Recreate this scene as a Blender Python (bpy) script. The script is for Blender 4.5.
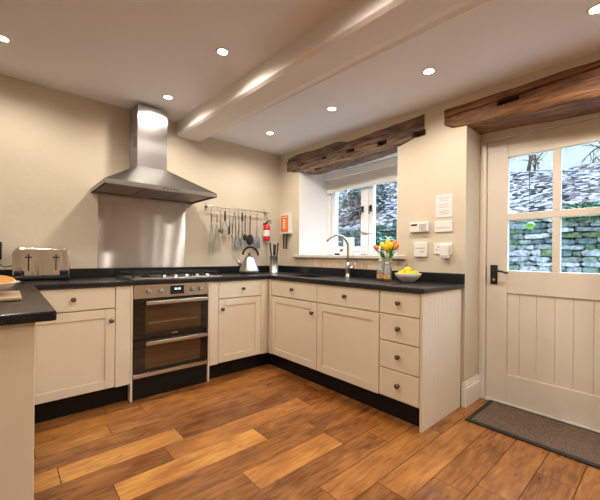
import bpy, bmesh, math, random
from mathutils import Vector, Matrix, noise
random.seed(7)
SC = bpy.context.scene
COL = SC.collection
PI = math.pi
for o in list(bpy.data.objects): bpy.data.objects.remove(o)

# ------------------------------------------------------------------ camera
cam_d = bpy.data.cameras.new('camera'); cam = bpy.data.objects.new('camera', cam_d); COL.objects.link(cam)
YAW, ROLL, FPX, HY = .8474, .0095, 332.0, 255.8
fw = Vector((math.cos(YAW), math.sin(YAW), 0)); r0 = Vector((math.sin(YAW), -math.cos(YAW), 0)); u0 = Vector((0, 0, 1))
rt = math.cos(ROLL)*r0 + math.sin(ROLL)*u0; up = -math.sin(ROLL)*r0 + math.cos(ROLL)*u0
M = Matrix.Identity(4)
for i in range(3):
    M[i][0] = rt[i]; M[i][1] = up[i]; M[i][2] = -fw[i]
M.translation = Vector((-2.5974, -3.3391, 1.1273))
cam.matrix_world = M
cam_d.sensor_fit = 'HORIZONTAL'; cam_d.sensor_width = 36.0; cam_d.lens = FPX/600*36
cam_d.shift_y = (HY-250)/600; cam_d.clip_start = .03; cam_d.clip_end = 200
SC.camera = cam

# ------------------------------------------------------------------ world, light levels, exposure
SKY_LOW, SKY_HIGH = 1.25, 44.0
SKY_COLOUR = (.43, .68, 1.0, 1)
SPOT_POWER = 25.5
SPOT_COLOUR = (1.0, .90, .78)
w = bpy.data.worlds.new('sky'); SC.world = w; w.use_nodes = True
wn = w.node_tree.nodes; wl = w.node_tree.links
bg = wn['Background']; bg.inputs['Color'].default_value = SKY_COLOUR
# overcast sky: pale near the horizon, brightest high up beyond the hill
wt_ = wn.new('ShaderNodeTexCoord'); wd = wn.new('ShaderNodeVectorMath'); wd.operation = 'DOT_PRODUCT'; wd.inputs[1].default_value = (.50, -.12, .86)
wl.new(wt_.outputs['Generated'], wd.inputs[0])
wm = wn.new('ShaderNodeMapRange'); wm.interpolation_type = 'SMOOTHSTEP'
wm.inputs['From Min'].default_value = .71; wm.inputs['From Max'].default_value = .97; wm.inputs['To Min'].default_value = SKY_LOW; wm.inputs['To Max'].default_value = SKY_HIGH
wl.new(wd.outputs['Value'], wm.inputs['Value']); wl.new(wm.outputs['Result'], bg.inputs['Strength'])
wc = wn.new('ShaderNodeMapRange'); wc.inputs['From Min'].default_value = .70; wc.inputs['From Max'].default_value = .82; wl.new(wd.outputs['Value'], wc.inputs['Value'])
wx = wn.new('ShaderNodeMix'); wx.data_type = 'RGBA'; wx.inputs[6].default_value = (.66, .83, 1.0, 1); wx.inputs[7].default_value = SKY_COLOUR
wl.new(wc.outputs['Result'], wx.inputs['Factor']); wl.new(wx.outputs[2], bg.inputs['Color'])
SC.view_settings.view_transform = 'Standard'; SC.view_settings.look = 'None'
SC.view_settings.gamma = 1; SC.view_settings.exposure = 0.08
SC.view_settings.use_curve_mapping = False

# ------------------------------------------------------------------ materials
def nt(name):
    m = bpy.data.materials.new(name); m.use_nodes = True
    return m, m.node_tree.nodes, m.node_tree.links, m.node_tree.nodes['Principled BSDF']
def c4(c): return (c[0], c[1], c[2], 1)
def mat(name, col, rough=.5, metal=0, var=.06, scale=8, bump=0, bscale=60, trans=0, coat=0, aniso=None, ior=1.45, spec=.5):
    m, N, L, P = nt(name)
    P.inputs['Roughness'].default_value = rough; P.inputs['Metallic'].default_value = metal
    P.inputs['Transmission Weight'].default_value = trans; P.inputs['Coat Weight'].default_value = coat
    P.inputs['IOR'].default_value = ior; P.inputs['Specular IOR Level'].default_value = spec
    tc = N.new('ShaderNodeTexCoord'); mp = N.new('ShaderNodeMapping'); L.new(tc.outputs['Object'], mp.inputs['Vector'])
    if aniso: mp.inputs['Scale'].default_value = aniso
    n = N.new('ShaderNodeTexNoise'); n.inputs['Scale'].default_value = scale; n.inputs['Detail'].default_value = 4
    L.new(mp.outputs['Vector'], n.inputs['Vector'])
    r = N.new('ShaderNodeValToRGB'); e = r.color_ramp.elements
    e[0].position = .3; e[1].position = .7
    e[0].color = c4([max(0, x*(1-var)) for x in col]); e[1].color = c4([min(1, x*(1+var)) for x in col])
    L.new(n.outputs['Fac'], r.inputs['Fac']); L.new(r.outputs['Color'], P.inputs['Base Color'])
    if bump:
        n2 = N.new('ShaderNodeTexNoise'); n2.inputs['Scale'].default_value = bscale; n2.inputs['Detail'].default_value = 3
        L.new(mp.outputs['Vector'], n2.inputs['Vector'])
        b = N.new('ShaderNodeBump'); b.inputs['Strength'].default_value = bump; b.inputs['Distance'].default_value = .01
        L.new(n2.outputs['Fac'], b.inputs['Height']); L.new(b.outputs['Normal'], P.inputs['Normal'])
    return m
def emit(name, col, s):
    m, N, L, P = nt(name); P.inputs['Base Color'].default_value = c4(col)
    P.inputs['Emission Color'].default_value = c4(col); P.inputs['Emission Strength'].default_value = s; return m

M_WALL = mat('cream_wall_plaster', (.655, .575, .45), .85, var=.02, scale=3, bump=.12, bscale=25)
M_CEIL = mat('white_ceiling_plaster', (.82, .81, .82), .9, var=.015, scale=2, bump=.06, bscale=18)
M_BEAMP = mat('white_bulkhead_plaster', (.82, .775, .73), 1.0, spec=.1, var=.015, scale=2, bump=.06, bscale=18)
M_REVEAL = mat('white_reveal_paint', (.82, .82, .80), .8, var=.015, scale=3, bump=.06, bscale=20)
M_CAB = mat('cream_cabinet_paint', (.76, .675, .53), .42, var=.02, scale=5, bump=.02, bscale=40)
M_DOOR = mat('off_white_door_paint', (.74, .675, .575), .45, var=.02, scale=5, bump=.03, bscale=40)
M_TRIM = mat('white_gloss_paint', (.80, .77, .71), .4, var=.02, scale=5)
M_WIN = mat('white_window_paint', (.84, .84, .84), .4, var=.02, scale=5)
M_PLINTH = mat('black_plinth_laminate', (.008, .008, .008), .45, var=.2, scale=20, spec=.25)
M_GRANITE = mat('black_honed_granite', (.012, .012, .014), .25, var=.45, scale=260)
M_STEEL = mat('brushed_steel', (.60, .58, .56), .30, 1, var=.06, scale=3, bump=.05, bscale=3, aniso=(60, 60, .8))
M_STEELH = mat('brushed_steel_sideways', (.62, .60, .58), .28, 1, var=.05, scale=3, bump=.04, bscale=3, aniso=(1, 1, 70))
M_SPLASH = mat('brushed_steel_sheet', (.62, .60, .60), .42, 1, var=.03, scale=2)
def aniso(m, tangent, a=.85):
    N = m.node_tree.nodes; L = m.node_tree.links; P = N['Principled BSDF']; c = N.new('ShaderNodeCombineXYZ')
    for i in range(3): c.inputs[i].default_value = tangent[i]
    P.inputs['Anisotropic'].default_value = a; L.new(c.outputs[0], P.inputs['Tangent']); return m
def brushed(name, col, tangent, r, a, hazy=.25):
    # steel brushed in one direction: one strongly stretched highlight over a softer one
    m, N, L, P = nt(name); out = [n for n in N if n.type == 'OUTPUT_MATERIAL'][0]
    P.inputs['Metallic'].default_value = 1; P.inputs['Roughness'].default_value = .32; P.inputs['Base Color'].default_value = c4(col)
    g = N.new('ShaderNodeBsdfAnisotropic'); g.inputs['Color'].default_value = c4(col); g.inputs['Roughness'].default_value = r; g.inputs['Anisotropy'].default_value = a
    c = N.new('ShaderNodeCombineXYZ')
    for i in range(3): c.inputs[i].default_value = tangent[i]
    L.new(c.outputs[0], g.inputs['Tangent']); x = N.new('ShaderNodeMixShader'); x.inputs[0].default_value = 1-hazy
    L.new(P.outputs[0], x.inputs[1]); L.new(g.outputs[0], x.inputs[2]); L.new(x.outputs[0], out.inputs[0]); return m
M_SPLASH = brushed('brushed_steel_sheet', (.50, .475, .47), (1, 0, 0), .26, .80, .2)
M_CHIM = brushed('brushed_steel_chimney', (.44, .43, .425), (0, 0, 1), .36, .68, .3)
M_CHROME = mat('polished_chrome', (.80, .79, .78), .08, 1, var=.02)
M_FILTER = mat('grease_filter_mesh', (.38, .35, .32), .45, 1, var=.3, scale=220, bump=.3, bscale=300)
M_BLACK = mat('black_plastic', (.015, .015, .016), .35, var=.2, scale=30)
M_IRON = mat('black_cast_iron', (.018, .017, .016), .55, var=.3, scale=60, bump=.1, bscale=150)
M_OVGLASS = mat('black_oven_glass', (.012, .010, .009), .06, var=.1, coat=.5)
M_OVWIN = mat('brown_tinted_oven_window', (.075, .040, .018), .10, var=.35, scale=2.5, aniso=(.6, .6, 14), coat=.5)
M_KNOB = mat('dark_pewter', (.16, .125, .10), .38, .85, var=.25, scale=90)
M_PLASTIC = mat('white_plastic', (.80, .78, .74), .4, var=.01)
M_PAPER = mat('white_paper', (.80, .78, .76), .7, var=.02)
M_GREYT = mat('grey_print', (.45, .44, .45), .7, var=.05)
M_RED = mat('red_enamel', (.62, .012, .015), .25, var=.05, coat=.4)
M_ORANGE = mat('orange_label', (.85, .22, .03), .5, var=.05)
M_PORC = mat('pale_grey_porcelain', (.58, .58, .58), .2, var=.02, coat=.3)
M_LEMON = mat('lemon_skin', (.90, .66, .02), .4, var=.06, scale=20, bump=.2, bscale=120)
M_LIME = mat('lime_skin', (.42, .55, .03), .4, var=.1, scale=20, bump=.2, bscale=120)
M_TULY = mat('yellow_tulip_petal', (.95, .62, .02), .5, var=.12, scale=30)
M_TULO = mat('orange_tulip_petal', (.90, .26, .04), .5, var=.2, scale=30)
M_LEAF = mat('green_leaf', (.13, .30, .04), .5, var=.3, scale=20)
M_WOODB = mat('pale_board_wood', (.50, .36, .23), .5, var=.15, scale=6, aniso=(2, 14, 14))
M_CITR = mat('orange_flesh', (.90, .25, .03), .35, var=.15, scale=60)
M_GRAPE = mat('pink_grapefruit_flesh', (.75, .09, .06), .35, var=.15, scale=60)
M_PITH = mat('citrus_pith', (.90, .62, .30), .5)
M_LAMP = emit('lit_lamp_glass', (1.0, .90, .76), 40)
M_DISP = emit('lit_blue_display', (.45, .75, 1.0), 1.5)
M_BLIND = mat('cream_blind_fabric', (.76, .73, .68), .8, var=.02, scale=60)
M_SILL = mat('pale_sill_stone', (.66, .60, .54), .4, var=.08, scale=25)

M_TOAST = mat('rippled_chrome', (.74, .73, .73), .12, 1, var=.02, bump=.7, bscale=2.4, aniso=(9, 9, 1.5))
M_TOOL = mat('worn_tool_steel', (.34, .33, .33), .3, 1, var=.1)
def glass(name, col=(1, 1, 1), rough=0.0, ior=1.45):
    m, N, L, P = nt(name); P.inputs['Base Color'].default_value = c4(col); P.inputs['Roughness'].default_value = rough
    P.inputs['Transmission Weight'].default_value = 1; P.inputs['IOR'].default_value = ior; return m
def pane_glass(name):
    m, N, L, P = nt(name); N.remove(P); out = [n for n in N if n.type == 'OUTPUT_MATERIAL'][0]
    t = N.new('ShaderNodeBsdfTransparent'); t.inputs[0].default_value = (.96, .98, .98, 1); g = N.new('ShaderNodeBsdfGlossy'); g.inputs['Roughness'].default_value = .02
    f = N.new('ShaderNodeFresnel'); f.inputs['IOR'].default_value = 1.45; x = N.new('ShaderNodeMixShader')
    h = N.new('ShaderNodeMath'); h.operation = 'MULTIPLY'; h.inputs[1].default_value = .6; L.new(f.outputs[0], h.inputs[0])
    L.new(h.outputs[0], x.inputs[0]); L.new(t.outputs[0], x.inputs[1]); L.new(g.outputs[0], x.inputs[2]); L.new(x.outputs[0], out.inputs[0]); return m
M_GLASS = pane_glass('window_glass')
M_VGLASS = mat('cloudy_vase_glass', (.90, .93, .92), .08, var=.01, trans=.78, ior=1.35)

def wood(name, dark, light, rough=.6, axis=1, bump=.5):
    m, N, L, P = nt(name)
    tc = N.new('ShaderNodeTexCoord'); mp = N.new('ShaderNodeMapping'); L.new(tc.outputs['Object'], mp.inputs['Vector'])
    s = [24, 24, 24]; s[axis] = 2.0; mp.inputs['Scale'].default_value = s
    n = N.new('ShaderNodeTexNoise'); n.inputs['Scale'].default_value = 2.2; n.inputs['Detail'].default_value = 8; n.inputs['Distortion'].default_value = .8
    L.new(mp.outputs[0], n.inputs['Vector'])
    r = N.new('ShaderNodeValToRGB'); e = r.color_ramp.elements; e[0].position = .32; e[1].position = .68
    e[0].color = c4(dark); e[1].color = c4(light); L.new(n.outputs['Fac'], r.inputs['Fac'])
    n2 = N.new('ShaderNodeTexNoise'); n2.inputs['Scale'].default_value = 3; n2.inputs['Detail'].default_value = 3; L.new(tc.outputs['Object'], n2.inputs['Vector'])
    mx = N.new('ShaderNodeMix'); mx.data_type = 'RGBA'; mx.blend_type = 'MULTIPLY'; mx.inputs['Factor'].default_value = .5
    L.new(r.outputs['Color'], mx.inputs[6]); L.new(n2.outputs['Color'], mx.inputs[7]); 
    hs = N.new('ShaderNodeHueSaturation'); hs.inputs['Value'].default_value = 1.5; 
    bw = N.new('ShaderNodeRGBToBW'); L.new(n2.outputs['Color'], bw.inputs[0]); L.new(bw.outputs[0], mx.inputs[7])
    L.new(mx.outputs[2], hs.inputs['Color']); L.new(hs.outputs[0], P.inputs['Base Color'])
    P.inputs['Roughness'].default_value = rough
    b = N.new('ShaderNodeBump'); b.inputs['Strength'].default_value = bump; b.inputs['Distance'].default_value = .012
    L.new(n.outputs['Fac'], b.inputs['Height']); L.new(b.outputs['Normal'], P.inputs['Normal'])
    return m
M_OAKD = wood('weathered_brown_oak', (.045, .026, .018), (.27, .175, .12), .8, bump=1.0)
M_OAKR = wood('red_brown_oak', (.060, .024, .010), (.31, .138, .052), .65, bump=1.0)

def floor_material():
    m, N, L, P = nt('varnished_oak_planks')
    at = N.new('ShaderNodeAttribute'); at.attribute_name = 'plank'      # tone of the board, random seeds
    sp = N.new('ShaderNodeSeparateColor'); L.new(at.outputs['Color'], sp.inputs[0])
    tc = N.new('ShaderNodeTexCoord')
    cmb = N.new('ShaderNodeCombineXYZ'); mu = N.new('ShaderNodeMath'); mu.operation = 'MULTIPLY'; mu.inputs[1].default_value = 40
    L.new(sp.outputs[1], mu.inputs[0]); L.new(mu.outputs[0], cmb.inputs[2]); L.new(mu.outputs[0], cmb.inputs[0])
    ad = N.new('ShaderNodeVectorMath'); ad.operation = 'ADD'; L.new(tc.outputs['Object'], ad.inputs[0]); L.new(cmb.outputs[0], ad.inputs[1])
    mp = N.new('ShaderNodeMapping'); mp.inputs['Scale'].default_value = (2.6, 17, 1); L.new(ad.outputs[0], mp.inputs['Vector'])
    n = N.new('ShaderNodeTexNoise'); n.inputs['Scale'].default_value = 2; n.inputs['Detail'].default_value = 8; n.inputs['Distortion'].default_value = 1.2
    L.new(mp.outputs[0], n.inputs['Vector'])
    mp2 = N.new('ShaderNodeMapping'); mp2.inputs['Scale'].default_value = (3, 6, 1); L.new(ad.outputs[0], mp2.inputs['Vector'])
    n2 = N.new('ShaderNodeTexNoise'); n2.inputs['Scale'].default_value = 1.4; n2.inputs['Detail'].default_value = 3; L.new(mp2.outputs[0], n2.inputs['Vector'])
    r = N.new('ShaderNodeValToRGB'); e = r.color_ramp.elements; e[0].position = 0; e[1].position = 1
    e[0].color = (.15, .048, .012, 1); e[1].color = (.74, .38, .09, 1)
    x = e.new(.5); x.color = (.42, .168, .040, 1)
    # fac = tone + grain
    m1 = N.new('ShaderNodeMath'); m1.operation = 'MULTIPLY_ADD'; m1.inputs[1].default_value = .85; L.new(n.outputs['Fac'], m1.inputs[0])
    m2 = N.new('ShaderNodeMath'); m2.operation = 'MULTIPLY_ADD'; m2.inputs[1].default_value = .7; m2.inputs[2].default_value = -.775; L.new(n2.outputs['Fac'], m2.inputs[0])
    L.new(m2.outputs[0], m1.inputs[2])
    m3 = N.new('ShaderNodeMath'); m3.operation = 'ADD'; L.new(m1.outputs[0], m3.inputs[0]); L.new(sp.outputs[0], m3.inputs[1])
    L.new(m3.outputs[0], r.inputs['Fac'])
    # knots
    v = N.new('ShaderNodeTexVoronoi'); v.inputs['Scale'].default_value = 2.1; v.inputs['Randomness'].default_value = 1; L.new(mp2.outputs[0], v.inputs['Vector'])
    kr = N.new('ShaderNodeValToRGB'); kr.color_ramp.elements[0].position = .02; kr.color_ramp.elements[1].position = .14
    kr.color_ramp.elements[0].color = (.35, .3, .3, 1); kr.color_ramp.elements[1].color = (1, 1, 1, 1); L.new(v.outputs['Distance'], kr.inputs['Fac'])
    mx = N.new('ShaderNodeMix'); mx.data_type = 'RGBA'; mx.blend_type = 'MULTIPLY'; mx.inputs['Factor'].default_value = .8
    L.new(r.outputs['Color'], mx.inputs[6]); L.new(kr.outputs['Color'], mx.inputs[7]); L.new(mx.outputs[2], P.inputs['Base Color'])
    P.inputs['Roughness'].default_value = .25; P.inputs['Specular IOR Level'].default_value = .5
    b = N.new('ShaderNodeBump'); b.inputs['Strength'].default_value = .12; b.inputs['Distance'].default_value = .01
    L.new(n.outputs['Fac'], b.inputs['Height']); L.new(b.outputs['Normal'], P.inputs['Normal'])
    return m
M_FLOOR = floor_material()

def attr_material(name, rough=.8, bump=.4, bscale=30, mul=.35):
    m, N, L, P = nt(name)
    at = N.new('ShaderNodeAttribute'); at.attribute_name = 'tint'
    n = N.new('ShaderNodeTexNoise'); n.inputs['Scale'].default_value = bscale; n.inputs['Detail'].default_value = 5
    tc = N.new('ShaderNodeTexCoord'); L.new(tc.outputs['Object'], n.inputs['Vector'])
    r = N.new('ShaderNodeValToRGB'); r.color_ramp.elements[0].position = .35; r.color_ramp.elements[1].position = .65
    r.color_ramp.elements[0].color = (1-mul, 1-mul, 1-mul, 1); r.color_ramp.elements[1].color = (1, 1, 1, 1); L.new(n.outputs['Fac'], r.inputs[0])
    mx = N.new('ShaderNodeMix'); mx.data_type = 'RGBA'; mx.blend_type = 'MULTIPLY'; mx.inputs['Factor'].default_value = 1
    L.new(at.outputs['Color'], mx.inputs[6]); L.new(r.outputs['Color'], mx.inputs[7]); L.new(mx.outputs[2], P.inputs['Base Color'])
    P.inputs['Roughness'].default_value = rough; P.inputs['Specular IOR Level'].default_value = .15
    b = N.new('ShaderNodeBump'); b.inputs['Strength'].default_value = bump; b.inputs['Distance'].default_value = .02
    L.new(n.outputs['Fac'], b.inputs['Height']); L.new(b.outputs['Normal'], P.inputs['Normal'])
    return m
M_STONE = attr_material('rough_field_stone', bump=1.0, bscale=22, mul=.6)
M_FOLIAGE = attr_material('shrub_leaves', .6, .1, 10, .2)

def ground_material(name, cols, scale):
    m, N, L, P = nt(name)
    tc = N.new('ShaderNodeTexCoord'); v = N.new('ShaderNodeTexVoronoi'); v.inputs['Scale'].default_value = scale; L.new(tc.outputs['Object'], v.inputs['Vector'])
    sp = N.new('ShaderNodeSeparateColor'); L.new(v.outputs['Color'], sp.inputs[0])
    r = N.new('ShaderNodeValToRGB'); r.color_ramp.interpolation = 'CONSTANT'; e = r.color_ramp.elements
    e[0].color = c4(cols[0]); e[0].position = 0; e[1].color = c4(cols[1]); e[1].position = 1/len(cols)
    for i, c in enumerate(cols[2:], 2):
        q = e.new(i/len(cols)); q.color = c4(c)
    L.new(sp.outputs[0], r.inputs[0]); L.new(r.outputs[0], P.inputs['Base Color']); P.inputs['Roughness'].default_value = 1; P.inputs['Specular IOR Level'].default_value = 0
    n = N.new('ShaderNodeTexNoise'); n.inputs['Scale'].default_value = scale*.8; L.new(tc.outputs['Object'], n.inputs['Vector'])
    b = N.new('ShaderNodeBump'); b.inputs['Strength'].default_value = .8; b.inputs['Distance'].default_value = .08
    L.new(n.outputs['Fac'], b.inputs['Height']); L.new(b.outputs['Normal'], P.inputs['Normal'])
    return m
M_HILL = ground_material('leaf_litter', [(.16, .115, .11), (.23, .18, .17), (.016, .014, .014), (.08, .056, .055), (.27, .225, .21), (.025, .029, .016), (.09, .062, .058)], 10)
M_YARD = mat('pale_bounce_paving', (.52, .51, .50), .9, var=.3, scale=40, bump=.5, bscale=60)  # unseen yard, made paler to bounce daylight up to the ceilings

def tile_material():
    m, N, L, P = nt('tumbled_stone_tiles')
    tc = N.new('ShaderNodeTexCoord'); sx = N.new('ShaderNodeSeparateXYZ'); L.new(tc.outputs['Object'], sx.inputs[0])
    cb = N.new('ShaderNodeCombineXYZ'); L.new(sx.outputs[1], cb.inputs[0]); L.new(sx.outputs[2], cb.inputs[1])
    br = N.new('ShaderNodeTexBrick'); L.new(cb.outputs[0], br.inputs['Vector'])
    br.inputs['Color1'].default_value = (.70, .52, .36, 1); br.inputs['Color2'].default_value = (.52, .38, .26, 1); br.inputs['Mortar'].default_value = (.66, .56, .44, 1)
    br.inputs['Scale'].default_value = 1; br.inputs['Brick Width'].default_value = .075; br.inputs['Row Height'].default_value = .062; br.inputs['Mortar Size'].default_value = .004
    n = N.new('ShaderNodeTexNoise'); n.inputs['Scale'].default_value = 30; L.new(tc.outputs['Object'], n.inputs['Vector'])
    mx = N.new('ShaderNodeMix'); mx.data_type = 'RGBA'; mx.blend_type = 'OVERLAY'; mx.inputs['Factor'].default_value = .35
    L.new(br.outputs['Color'], mx.inputs[6]); L.new(n.outputs['Color'], mx.inputs[7]); L.new(mx.outputs[2], P.inputs['Base Color'])
    P.inputs['Roughness'].default_value = .5
    b = N.new('ShaderNodeBump'); b.invert = True; b.inputs['Strength'].default_value = .6; b.inputs['Distance'].default_value = .003
    L.new(br.outputs['Fac'], b.inputs['Height']); L.new(b.outputs['Normal'], P.inputs['Normal'])
    return m
M_TILE = tile_material()
def mat_coir():
    m = mat('brown_barrier_carpet', (.17, .115, .08), .95, var=.5, scale=120, bump=.9, bscale=220); return m
M_COIR = mat_coir()
M_RUBBER = mat('black_rubber', (.02, .018, .017), .6, var=.1)

# ------------------------------------------------------------------ mesh builder
class MB:
    def __init__(s): s.bm = bmesh.new(); s.smooth = False
    def _merge(s, verts, mtx, smooth=False):
        for v in verts: v.co = mtx @ v.co
        if smooth:
            for f in {f for v in verts for f in v.link_faces}: f.smooth = True
    def box(s, x0, x1, y0, y1, z0, z1, mtx=None):
        x0, x1 = sorted((x0, x1)); y0, y1 = sorted((y0, y1)); z0, z1 = sorted((z0, z1))
        r = bmesh.ops.create_cube(s.bm, size=1)['verts']
        m = Matrix.Translation(((x0+x1)/2, (y0+y1)/2, (z0+z1)/2)) @ Matrix.Diagonal((x1-x0, y1-y0, z1-z0, 1))
        s._merge(r, (mtx @ m) if mtx else m); return s
    def prism(s, pts, a0, a1, axis='z'):
        # pts in the plane across the axis; extruded from a0 to a1
        def P(p, a):
            return {'z': (p[0], p[1], a), 'x': (a, p[0], p[1]), 'y': (p[0], a, p[1])}[axis]
        b = [s.bm.verts.new(P(p, a0)) for p in pts]; t = [s.bm.verts.new(P(p, a1)) for p in pts]
        n = len(pts); fs = [s.bm.faces.new(b), s.bm.faces.new(t)]
        for i in range(n): fs.append(s.bm.faces.new((b[i], b[(i+1) % n], t[(i+1) % n], t[i])))
        bmesh.ops.recalc_face_normals(s.bm, faces=fs); return s
    def hexa(s, b, t):
        # frustum from four bottom and four top corners
        B = [s.bm.verts.new(p) for p in b]; T = [s.bm.verts.new(p) for p in t]; n = len(B)
        fs = [s.bm.faces.new(B), s.bm.faces.new(T)]+[s.bm.faces.new((B[i], B[(i+1) % n], T[(i+1) % n], T[i])) for i in range(n)]
        bmesh.ops.recalc_face_normals(s.bm, faces=fs); return s
    def cyl(s, c, r, h, axis='z', seg=24, r2=None):
        q = bmesh.ops.create_cone(s.bm, cap_ends=True, segments=seg, radius1=r, radius2=r if r2 is None else r2, depth=h)['verts']
        R = {'z': Matrix.Identity(4), 'x': Matrix.Rotation(PI/2, 4, 'Y'), 'y': Matrix.Rotation(-PI/2, 4, 'X')}[axis]
        m = Matrix.Translation(c) @ R @ Matrix.Translation((0, 0, h/2))
        for v in q: v.co = m @ v.co
        for f in {f for v in q for f in v.link_faces}:
            if len(f.verts) == 4: f.smooth = True
        return s
    def lathe(s, prof, c=(0, 0, 0), seg=28, mtx=None):
        rings = []
        for (r, z) in prof:
            if r < 1e-5: rings.append([s.bm.verts.new((0, 0, z))])
            else: rings.append([s.bm.verts.new((r*math.cos(2*PI*k/seg), r*math.sin(2*PI*k/seg), z)) for k in range(seg)])
        fs = []
        for a, b in zip(rings[:-1], rings[1:]):
            for k in range(seg):
                k2 = (k+1) % seg
                if len(a) == 1 and len(b) == 1: continue
                if len(a) == 1: fs.append(s.bm.faces.new((a[0], b[k2], b[k])))
                elif len(b) == 1: fs.append(s.bm.faces.new((a[k], a[k2], b[0])))
                else: fs.append(s.bm.faces.new((a[k], a[k2], b[k2], b[k])))
        for f in fs: f.smooth = True
        bmesh.ops.recalc_face_normals(s.bm, faces=fs)
        m = Matrix.Translation(c) @ (mtx or Matrix.Identity(4))
        for r in rings:
            for v in r: v.co = m @ v.co
        return s
    def tube(s, pts, r, seg=10, cap=True, rs=None):
        P = [Vector(p) for p in pts]; rings = []; prev = None
        for i, p in enumerate(P):
            t = ((P[min(i+1, len(P)-1)])-(P[max(i-1, 0)])).normalized()
            if prev is None:
                a = Vector((0, 0, 1)) if abs(t.z) < .9 else Vector((1, 0, 0)); n = t.cross(a).normalized()
            else: n = (prev - t*prev.dot(t)).normalized()
            prev = n; b = t.cross(n); rr = rs[i] if rs else r
            rings.append([s.bm.verts.new(p+rr*(n*math.cos(2*PI*k/seg)+b*math.sin(2*PI*k/seg))) for k in range(seg)])
        fs = []
        for a, b in zip(rings[:-1], rings[1:]):
            for k in range(seg): fs.append(s.bm.faces.new((a[k], a[(k+1) % seg], b[(k+1) % seg], b[k])))
        for f in fs: f.smooth = True
        if cap: fs += [s.bm.faces.new(rings[0]), s.bm.faces.new(rings[-1])]
        bmesh.ops.recalc_face_normals(s.bm, faces=fs); return s
    def sphere(s, c, r, scale=(1, 1, 1), rot=None, sub=3):
        q = bmesh.ops.create_icosphere(s.bm, subdivisions=sub, radius=r)['verts']
        m = Matrix.Translation(c) @ (rot or Matrix.Identity(4)) @ Matrix.Diagonal((*scale, 1))
        for v in q: v.co = m @ v.co
        for f in {f for v in q for f in v.link_faces}: f.smooth = True
        return s
    def build(s, name, m, parent=None, bevel=0, seg=2, sub=0, origin=None):
        me = bpy.data.meshes.new(name); s.bm.to_mesh(me); s.bm.free()
        if not isinstance(m, (list, tuple)): m = [m]
        for q in m: me.materials.append(q)
        o = bpy.data.objects.new(name, me); COL.objects.link(o)
        if parent is not None:
            o.parent = parent
            root = parent
            while root.parent: root = root.parent
            off = Vector(root['_loc'])
        else:
            xs = [v.co for v in me.vertices]
            if origin is None:
                lo = [min(c[i] for c in xs) for i in range(3)]; hi = [max(c[i] for c in xs) for i in range(3)]
                origin = ((lo[0]+hi[0])/2, (lo[1]+hi[1])/2, lo[2])
            off = Vector(origin); o.location = off; o['_loc'] = list(off)
        me.transform(Matrix.Translation(-off))
        if bevel:
            b = o.modifiers.new('bevel', 'BEVEL'); b.width = bevel; b.segments = seg; b.limit_method = 'ANGLE'; b.angle_limit = .6
            b.harden_normals = False
        if sub:
            q = o.modifiers.new('sub', 'SUBSURF'); q.levels = sub; q.render_levels = sub
        return o
def thing(name, label, cat, loc, group=None):
    o = bpy.data.objects.new(name, None); COL.objects.link(o); o.location = loc; o['_loc'] = list(loc)
    o.empty_display_size = .1
    return tag(o, label, cat, group)
def tag(o, label, cat, group=None, kind=None):
    o['label'] = label; o['category'] = cat
    if group: o['group'] = group
    if kind: o['kind'] = kind
    return o
def struct(o): o['kind'] = 'structure'; return o
def copy_thing(o, loc, label, parent=None):
    c = o.copy(); COL.objects.link(c)
    if parent is None:
        c.location = loc; c['_loc'] = list(loc); c['label'] = label
    else: c.parent = parent
    for ch in [q for q in bpy.data.objects if q.parent == o and q != c]: copy_thing(ch, None, None, c)
    return c
def bool_cut(o, cutters):
    dg = None
    tmp = []
    for mb in cutters:
        me = bpy.data.meshes.new('cut'); mb.bm.to_mesh(me); mb.bm.free(); me.transform(Matrix.Translation(-Vector(o['_loc'])))
        c = bpy.data.objects.new('cut', me); COL.objects.link(c); c.location = o.location; tmp.append(c)
        b = o.modifiers.new('b', 'BOOLEAN'); b.object = c; b.operation = 'DIFFERENCE'; b.solver = 'EXACT'; b.use_self = True
    bpy.context.view_layer.update()
    dg = bpy.context.evaluated_depsgraph_get()
    me = bpy.data.meshes.new_from_object(o.evaluated_get(dg)); o.modifiers.clear(); o.data = me
    for c in tmp: bpy.data.objects.remove(c)

# ================================================================== STRUCTURE
CH = 2.46                                    # ceiling over the left half
def zr(y): return 2.40+.018*y                # the old ceiling over the window side falls a little
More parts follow.
